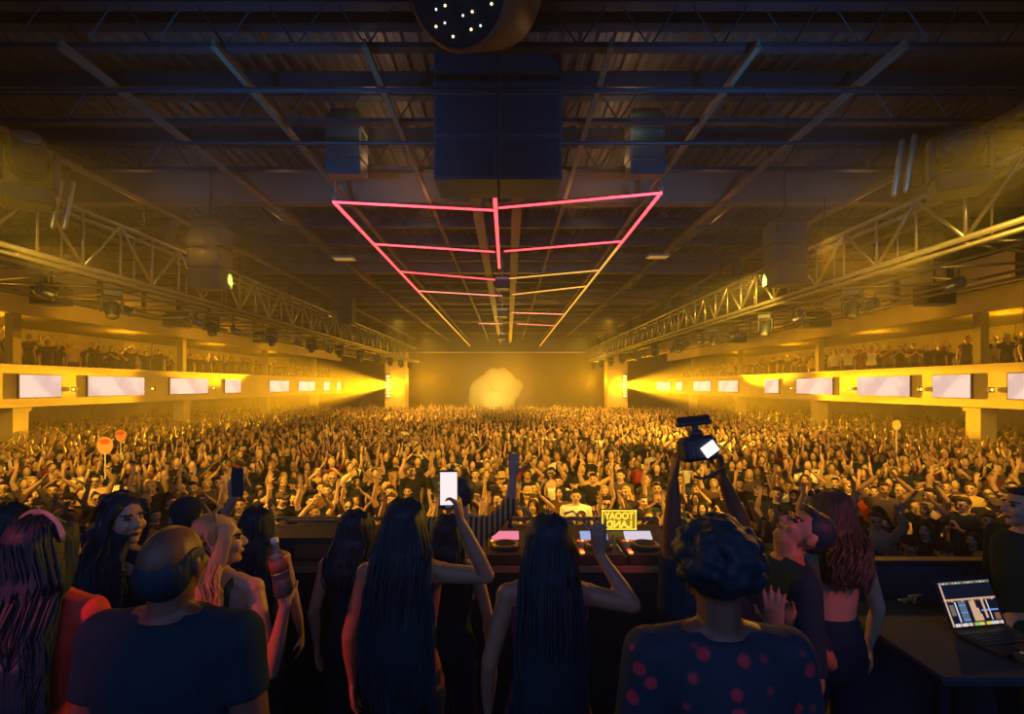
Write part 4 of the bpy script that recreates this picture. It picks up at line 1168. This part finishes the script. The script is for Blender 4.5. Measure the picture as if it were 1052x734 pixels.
# phones for the phone poses
np_ = 0
for lab, r, key, X, Y, face, sc in reg:
    if key == 'm_phone' and r.location.z < 1:
        M = Matrix.LocRotScale(r.location, r.rotation_euler, r.scale)
        p = M @ V((0, -.40, 1.56))
        _, _, who = lab.partition(' man ')
        t = thing('phone', ' '.join(('phone held up by the man ' + who.replace('holding up phone, ', '')).split()[:16]), 'phone', p, face)
        t.scale = (sc,) * 3
        MB().bevbox((0, 0, 0), (.15, .012, .078), .004).obj('case', BLACKP, t)
        MB().bbox((-.068, .0062, -.034), (.068, .0072, .034)).obj('display', mat('phone_dim', (.02, .02, .03), .2), t)
        MB().ell((-.055, -.007, .02), (.007, .003, .007), seg=8, rings=5).obj('camera_lens', mat('lens_glass', (.2, .17, .12), .1, .3), t, True)
# phone labels may coincide
seen = defaultdict(list)
for o in C.objects:
    if o.parent is None and o.get('category') == 'phone': seen[o['label']].append(o)
for l, os_ in seen.items():
    if len(os_) > 1:
        for o in os_: o['group'] = l
# round signs on sticks
for i, (px, py, d, r, c, lab) in enumerate(((108, 458, 10.5, .17, (.75, .35, .2), 'pale round sign with an orange top held over the left side of the floor crowd'), (124, 448, 12.5, .14, (.7, .3, .15), 'smaller orange round sign held beyond the pale round one'), (921, 437, 12, .11, (.8, .6, .25), 'yellow paddle held above the crowd under the right balcony'))):
    p = P(px, py, d); t = thing('round_sign', lab, 'sign', p)
    b_ = MB(); b_.loft([(0, .008, 0), (0, -.008, 0)], [(r * 1.12, r), (r * 1.12, r)], hint=UP, seg=28); b_.obj('disc', mat('sign_' + str(i) + '_paint', c, .6, noise=.3, nscale=8), t)
    if i < 2:
        b_ = MB(); b_.loft([(0, -.0085, r * .5), (0, -.011, r * .5)], [(r * .35, r * .7)] * 2, hint=UP, seg=20); b_.obj('printed_patch', mat('sign_red_patch', (.6, .12, .05), .6), t)
    MB().tube((0, 0, -r), (0, 0, -r - .55), .012, 6).obj('handle', KNOBW, t)

# ---- the rest of the crowd: one object
def lp(arms, hairlong):
    """low resolution standing person, materials 0 skin 1 hair 2 top 3 trousers"""
    mb = MB()
    mb.ell((0, 0, 1.60), (.075, .09, .112), seg=8, rings=6, m=0)
    mb.ell((0, .03, 1.635), (.084, .088, .095), seg=8, rings=5, m=1)
    if hairlong: mb.loft([(0, .07, 1.62), (0, .09, 1.45), (0, .12, 1.25)], [(.04, .085), (.04, .1), (.03, .08)], hint=(0, 1, 0), seg=6, m=1)
    mb.loft([(0, 0, 1.40), (0, 0, 1.52)], [.055, .05], seg=6, m=0, cap=False)
    mb.loft([(0, .01, z) for z in (.86, 1.1, 1.32, 1.42, 1.47)], [(.12, .17), (.11, .15), (.13, .2), (.1, .2), (.06, .07)], hint=(0, 1, 0), seg=8, m=2)
    for s in (-1, 1):
        mb.loft([(s * .09, 0, .88), (s * .1, 0, .5), (s * .1, .0, .02)], [.09, .06, .05], seg=5, m=3)
        E, W, hd, *_ = arms[s](s)
        S = V((s * .19, .01, 1.40))
        mb.loft([S, S.lerp(V(E), .55)], [.062, .055], seg=5, m=2)
        mb.loft([S.lerp(V(E), .5), V(E), V(W)], [.042, .036, .028], seg=5, m=0)
        mb.loft([V(W), V(W) + V(hd).normalized() * .08, V(W) + V(hd).normalized() * .16], [(.02, .03), (.016, .045), (.01, .03)], seg=5, m=0)
    return mb
LPS = [lp({1: A_down, -1: A_down}, False), lp({1: A_down, -1: A_down}, True), lp({1: A_up, -1: A_down}, False), lp({1: A_down, -1: A_upwide}, True),
       lp({1: A_upwide, -1: A_up}, False), lp({1: A_chest, -1: A_chest}, False), lp({1: A_over, -1: A_over}, True), lp({1: A_fist, -1: A_down}, False)]
LPW = [26, 16, 14, 8, 9, 9, 5, 8]
cm_mats = [SKIN, SKIN_T, SKIN_D, H_BLACK, H_BROWN, H_BLOND, TOPS['black'], TOPS['white'], TOPS['grey'], TOPS['navy'], TOPS['red'], TOPS['tan'], JEANS]
people = [(X, Y, 0.0) for X, Y in rest if inview(X, Y)]
for X, s in ((XL, -1), (XR, 1)):
    y = 17.5
    while y < 48:
        if y > 33 or True:
            if y > 38 and min(abs(y - q) for q in (17.4, 26.4, 35.4, 44.4)) > .6: people.append((X + s * rnd.uniform(.5, .8), y, 3.65))
            people.append((X + s * rnd.uniform(1.4, 1.9), y + rnd.uniform(-.2, .2), 3.65))
            if rnd.random() < .7: people.append((X + s * rnd.uniform(3.4, 4), y + rnd.uniform(-.2, .2), 4.0))
        y += rnd.uniform(.7, 1.1)
print('stuff people', len(people))
tv = []
for m_ in LPS:
    va = np.array(m_.v); fa = m_.f; tv.append((va, fa, np.array(m_.m)))
VV = []; LI = []; LT = []; MI = []; off = 0
for X, Y, Z in people:
    i = rnd.choices(range(8), LPW)[0]; va, fa, ma = tv[i]
    th = math.atan2(-X, -(2 - Y)) + rnd.gauss(0, .25); s = rnd.gauss(1.0, .045); s = max(.88, min(1.1, s))
    c_, s_n = math.cos(th), math.sin(th)
    q = va * s; w = np.empty_like(q); w[:, 0] = q[:, 0] * c_ - q[:, 1] * s_n + X; w[:, 1] = q[:, 0] * s_n + q[:, 1] * c_ + Y; w[:, 2] = q[:, 2] + Z
    VV.append(w)
    for f in fa: LI.extend([k + off for k in f]); LT.append(len(f))
    mp = np.array([rnd.choices([0, 1, 2], [6, 3, 1])[0], 3 + rnd.choices([0, 1, 2], [6, 3, 1])[0], 6 + rnd.choices([0, 1, 2, 3, 4, 5], [12, 2, 4, 4, 1, 1])[0], 12])
    MI.append(mp[ma]); off += len(va)
VV = np.concatenate(VV); MI = np.concatenate(MI).astype(np.int32); LT = np.array(LT, dtype=np.int32); LI = np.array(LI, dtype=np.int32)
me = bpy.data.meshes.new('crowd'); me.vertices.add(len(VV)); me.vertices.foreach_set('co', VV.ravel())
me.loops.add(len(LI)); me.loops.foreach_set('vertex_index', LI); me.polygons.add(len(LT))
me.polygons.foreach_set('loop_start', np.concatenate([[0], np.cumsum(LT)[:-1]]).astype(np.int32)); me.polygons.foreach_set('loop_total', LT)
for m_ in cm_mats: me.materials.append(m_)
me.polygons.foreach_set('material_index', MI); me.polygons.foreach_set('use_smooth', [True] * len(LT))
me.update(calc_edges=True); me.validate()
cr_o = link('crowd', me); tag(cr_o, 'dense mass of people filling the hall floor and the rear rows of both balconies', 'crowd', kind='stuff')

# smoke cloud at the far end
pf = MB(); c = P(510, 401, 46)
rr = random.Random(3)
for i in range(26):
    a = 2 * PI * i / 26 + rr.uniform(-.1, .1); ra = 1.35 + rr.uniform(-.25, .35)
    q = rr.uniform(.55, 1.0); pf.ell(c + V((math.cos(a) * ra * 1.05, rr.uniform(-.5, .5), math.sin(a) * ra * .85)), (q, q, q * .9), seg=12, rings=8)
for dx, dz, q in ((-1.9, -.9, .8), (1.9, .4, .7), (.6, 1.6, .6), (-.2, -1.8, .9), (1.2, -1.5, .6)): pf.ell(c + V((dx, 0, dz)), (q, q, q))
SM = bpy.data.materials.new('smoke_volume'); SM.use_nodes = True; nt = SM.node_tree; nt.nodes.clear()
vs = nt.nodes.new('ShaderNodeVolumeScatter'); vs.inputs['Color'].default_value = (1, .92, .75, 1); vs.inputs['Density'].default_value = .55; vs.inputs['Anisotropy'].default_value = .2
ou = nt.nodes.new('ShaderNodeOutputMaterial'); nt.links.new(vs.outputs[0], ou.inputs['Volume'])
so = link('smoke_cloud', organic(pf, 'smoke_cloud', SM, .16, 3)); tag(so, 'ring-shaped puff of lit smoke at the far end of the hall', 'smoke', kind='stuff')

# every repeat carries the group of its kind
GRP = {'person': None, 'screen': 'video screens on the balcony fronts', 'stage light': 'stage lights on the side trusses', 'speaker': 'speakers hanging under the roof',
       'light tube': 'coloured tubes of the triangular light frame', 'truss': 'side lighting trusses', 'duct': 'round ducts under the roof', 'DJ deck': 'media player decks on the DJ table', 'sign': 'round signs held over the crowd'}
BYN = {'fascia_lamp': 'small lamps between the balcony screens', 'ceiling_floodlight': 'floodlights under the roof', 'hanging_lamp': 'box lamps on the hall centre line', 'pillar_light_strip': 'lamp columns on the far pillars',
       'suspension_cable': 'cables holding the light frame', 'audio_cable': 'cables on the DJ table', 'gooseneck_lamp': 'little lamps behind the operator desk'}
for o in list(C.objects):
    if o.parent is not None or 'category' not in o or o.get('kind') == 'stuff': continue
    base = o.name.split('.')[0]; cat = o['category']
    if base in BYN: o['group'] = BYN[base]
    elif cat == 'person':
        o['group'] = 'people standing on the stage' if abs(o.location.z - STAGE) < .1 else ('people in the floor crowd' if o.location.z < 1 else 'people on the ' + ('left' if o.location.x < 0 else 'right') + ' balcony')
    elif cat == 'phone':
        if o.location.y > 4: o['group'] = 'phones held up in the floor crowd'
    elif base in ('speaker_block', 'monitor_wedge', 'bar_lamp') : pass
    elif base == 'par_can': pass
    elif cat in GRP and GRP[cat]: o['group'] = GRP[cat]
#@@SECTION lights
GOLD = (1.0, .41, .006); FACE = (1.0, .53, .04)
def spot(loc, to, e, col=GOLD, size=40, blend=.6, r=.15):
    l = bpy.data.lights.new('spot', 'SPOT'); l.energy = e; l.color = col; l.spot_size = R(size); l.spot_blend = blend; l.shadow_soft_size = r
    o = bpy.data.objects.new('stage_or_fill_spot', l); C.objects.link(o); o.location = loc
    o.rotation_euler = (V(to) - V(loc)).to_track_quat('-Z', 'Y').to_euler(); return o
def point(loc, e, col=GOLD, r=.3):
    l = bpy.data.lights.new('point', 'POINT'); l.energy = e; l.color = col; l.shadow_soft_size = r  # points added to brighten parts of the hall
    o = bpy.data.objects.new('hall_fill_point', l); C.objects.link(o); o.location = loc; return o
def area(loc, to, e, col, sx, sy):
    l = bpy.data.lights.new('area', 'AREA'); l.shape = 'RECTANGLE'; l.size = sx; l.size_y = sy; l.energy = e; l.color = col
    o = bpy.data.objects.new('blue_fill_area', l); C.objects.link(o); o.location = loc
    o.rotation_euler = (V(to) - V(loc)).to_track_quat('-Z', 'Y').to_euler(); return o
# front light on the crowd from the trusses and above the stage edge
for x in (-7.0, 6.2):
    spot((x, 5.2, 6.6), (x * -.3, 13, .6), 7800, FACE, size=60, blend=.5, r=.2)
    spot((x, 5.2, 6.6), (x * 1.6, 14, .6), 4900, FACE, size=66, blend=.6, r=.2)
    spot((x, 12, 6.3), (x * 1.6, 26, 1), 10500, FACE, size=66, blend=.6)
    spot((x, 12, 6.3), (x * .2, 27, 1), 10500, FACE, size=66, blend=.6)
for y in (24, 33):
    for x in (-5.5, 5.0):
        spot((x, y, 7.0), (x * 1.2, y + 12, .5), 11500, FACE, size=66, blend=.6)
# spots and points added to brighten each balcony front and inside it
for x, s in ((XL, -1), (XR, 1)):
    for y in (10, 17, 24, 32, 40):
        spot((x - s * 4.6, y, 6.0), (x + s * .4, y + 4.5, 5.0), 420, size=75, blend=.9)
        spot((x - s * 3.6, y, 5.6), (x + s * .2, y + 3.5, 6.55), 260, size=60, blend=.9)
        point((x + s * 4.0, y + 3, 5.9), 240)
        point((x + s * 3.0, y + 3, 2.3), 60)
        spot((x - s * 2.0, y + 2, 4.6), (x - s * 7.6, y + 3, 6.7), 190, size=70, blend=.9)
# far end glow
point((0, 54, 4.2), 2000); point((-9, 54, 4.2), 1400); point((9, 54, 4.2), 1400)
point(tuple(P(510, 401, 43.6)), 1800, (1, .58, .08))  # unseen point added in front of the smoke to light it
# beams from the far pillars
for s, x in ((-1, -11.4), (1, 11.1)):
    point((x, 48.6, 3.6), 350)
    for (tx, ty, tz_) in ((17.0, 17, 4.4), (17.2, 16, 3.1), (16.5, 15, 1.9), (13.5, 18, 2.6)):
        spot((x, 48.5, 3.6), (s * tx, ty, tz_), 190000, size=5, blend=.35, r=.05)
for s, x in ((-1, -11.4), (1, 11.1)):
    spot((x, 48.4, 3.8), (s * 13.6, 13, 3.4), 150000, size=13, blend=.7, r=.1)
    spot((x, 48.4, 3.8), (s * 19, 22, 5.0), 110000, size=7, blend=.5, r=.1)
# unseen dim blue area light added behind the camera to lift the blacks
area((0, -3.0, 6.0), (0, 6, 4.4), 165, (.17, .40, 1.0), 12, 5)
spot((7.3, 8.3, 6.0), (0, 2.0, 2.95), 1100, (1, .42, .02), size=15)
spot((-8.5, 8.3, 6.0), (1.1, 2.2, 2.95), 1300, (1, .42, .02), size=14)
spot((7.3, 8.6, 6.0), (-1.4, 2.1, 2.95), 1300, (1, .42, .02), size=13)
# red accents on the people on stage
spot((3.2, -.6, 4.6), (1.27, 2.1, 2.75), 330, (1.0, .09, .05), size=15, blend=.6)
spot((-3.4, -.8, 4.8), (-1.34, 1.62, 2.78), 620, (1.0, .07, .05), size=12, blend=.6)
spot((0, -1.5, 5.2), (-.2, 2.0, 2.8), 22, (1.0, .07, .10), size=60, blend=.8)
# blue spots added above the stage front to tint the roof navy
for x in (-3.5, 3.5):
    spot((x, 4.8, 5.6), (x * 1.1, 12, 9.6), 600, (.03, .45, 1.0), size=105, blend=.9)
    spot((x, 4.8, 5.6), (x * 1.1, 24, 9.2), 800, (.03, .45, 1.0), size=40, blend=.9)
# gold back light onto the stage
spot((-6, 9.5, 6.4), (-1.0, 1.9, 2.9), 200, (1, .42, .02), size=34)
spot((6, 9.0, 6.2), (1.0, 1.9, 2.9), 200, (1, .42, .02), size=34)
for x in (-9, -5.5, -2, 1.5, 5, 8.5): point((x, 11.9, 7.9), 7, (1, .42, .15), r=.1)  # small warm points added below the big beam to light its flange
# unseen warm points added among the joists to brighten the roof deck
for x in (-7.5, -2.6, 2.4, 6.8):
    for y in (9.5, 11.4, 13.3): point((x, y, 8.8), 24 if abs(x) < 4 else (1 if y < 10 else 7), (1, .52, .22), r=.2)
    point((x, 15.6, 8.8), 12, (1, .40, .13), r=.2)

w = bpy.data.worlds.new('world'); SC.world = w; w.use_nodes = True; nt = w.node_tree
nt.nodes['Background'].inputs[0].default_value = (.01, .05, .14, 1); nt.nodes['Background'].inputs[1].default_value = .3
vs = nt.nodes.new('ShaderNodeVolumeScatter'); vs.inputs['Color'].default_value = (1, 1, 1, 1); vs.inputs['Density'].default_value = .0065; vs.inputs['Anisotropy'].default_value = .66
nt.links.new(vs.outputs[0], nt.nodes['World Output'].inputs['Volume'])

cam = bpy.data.cameras.new('camera'); co = bpy.data.objects.new('camera', cam); C.objects.link(co)
co.location = (0, 0, CAMZ); co.rotation_euler = (PI / 2, 0, 0); cam.sensor_width = 36; cam.lens = F / 1052 * 36
cam.shift_x = 4 / 1052; cam.shift_y = 30 / 1052; cam.clip_start = .05; cam.clip_end = 200
SC.camera = co
SC.view_settings.view_transform = 'Standard'; SC.view_settings.look = 'None'; SC.view_settings.gamma = 1; SC.view_settings.exposure = 0
SC.view_settings.use_curve_mapping = False
cy = SC.cycles
cy.use_denoising = True
try: cy.denoiser = 'OPENIMAGEDENOISE'
except Exception: pass
cy.max_bounces = 4; cy.diffuse_bounces = 1; cy.glossy_bounces = 2; cy.transmission_bounces = 4; cy.volume_bounces = 0; cy.transparent_max_bounces = 4
cy.sample_clamp_indirect = 4; cy.sample_clamp_direct = 0
cy.caustics_reflective = False; cy.caustics_refractive = False
SC.render.use_persistent_data = False
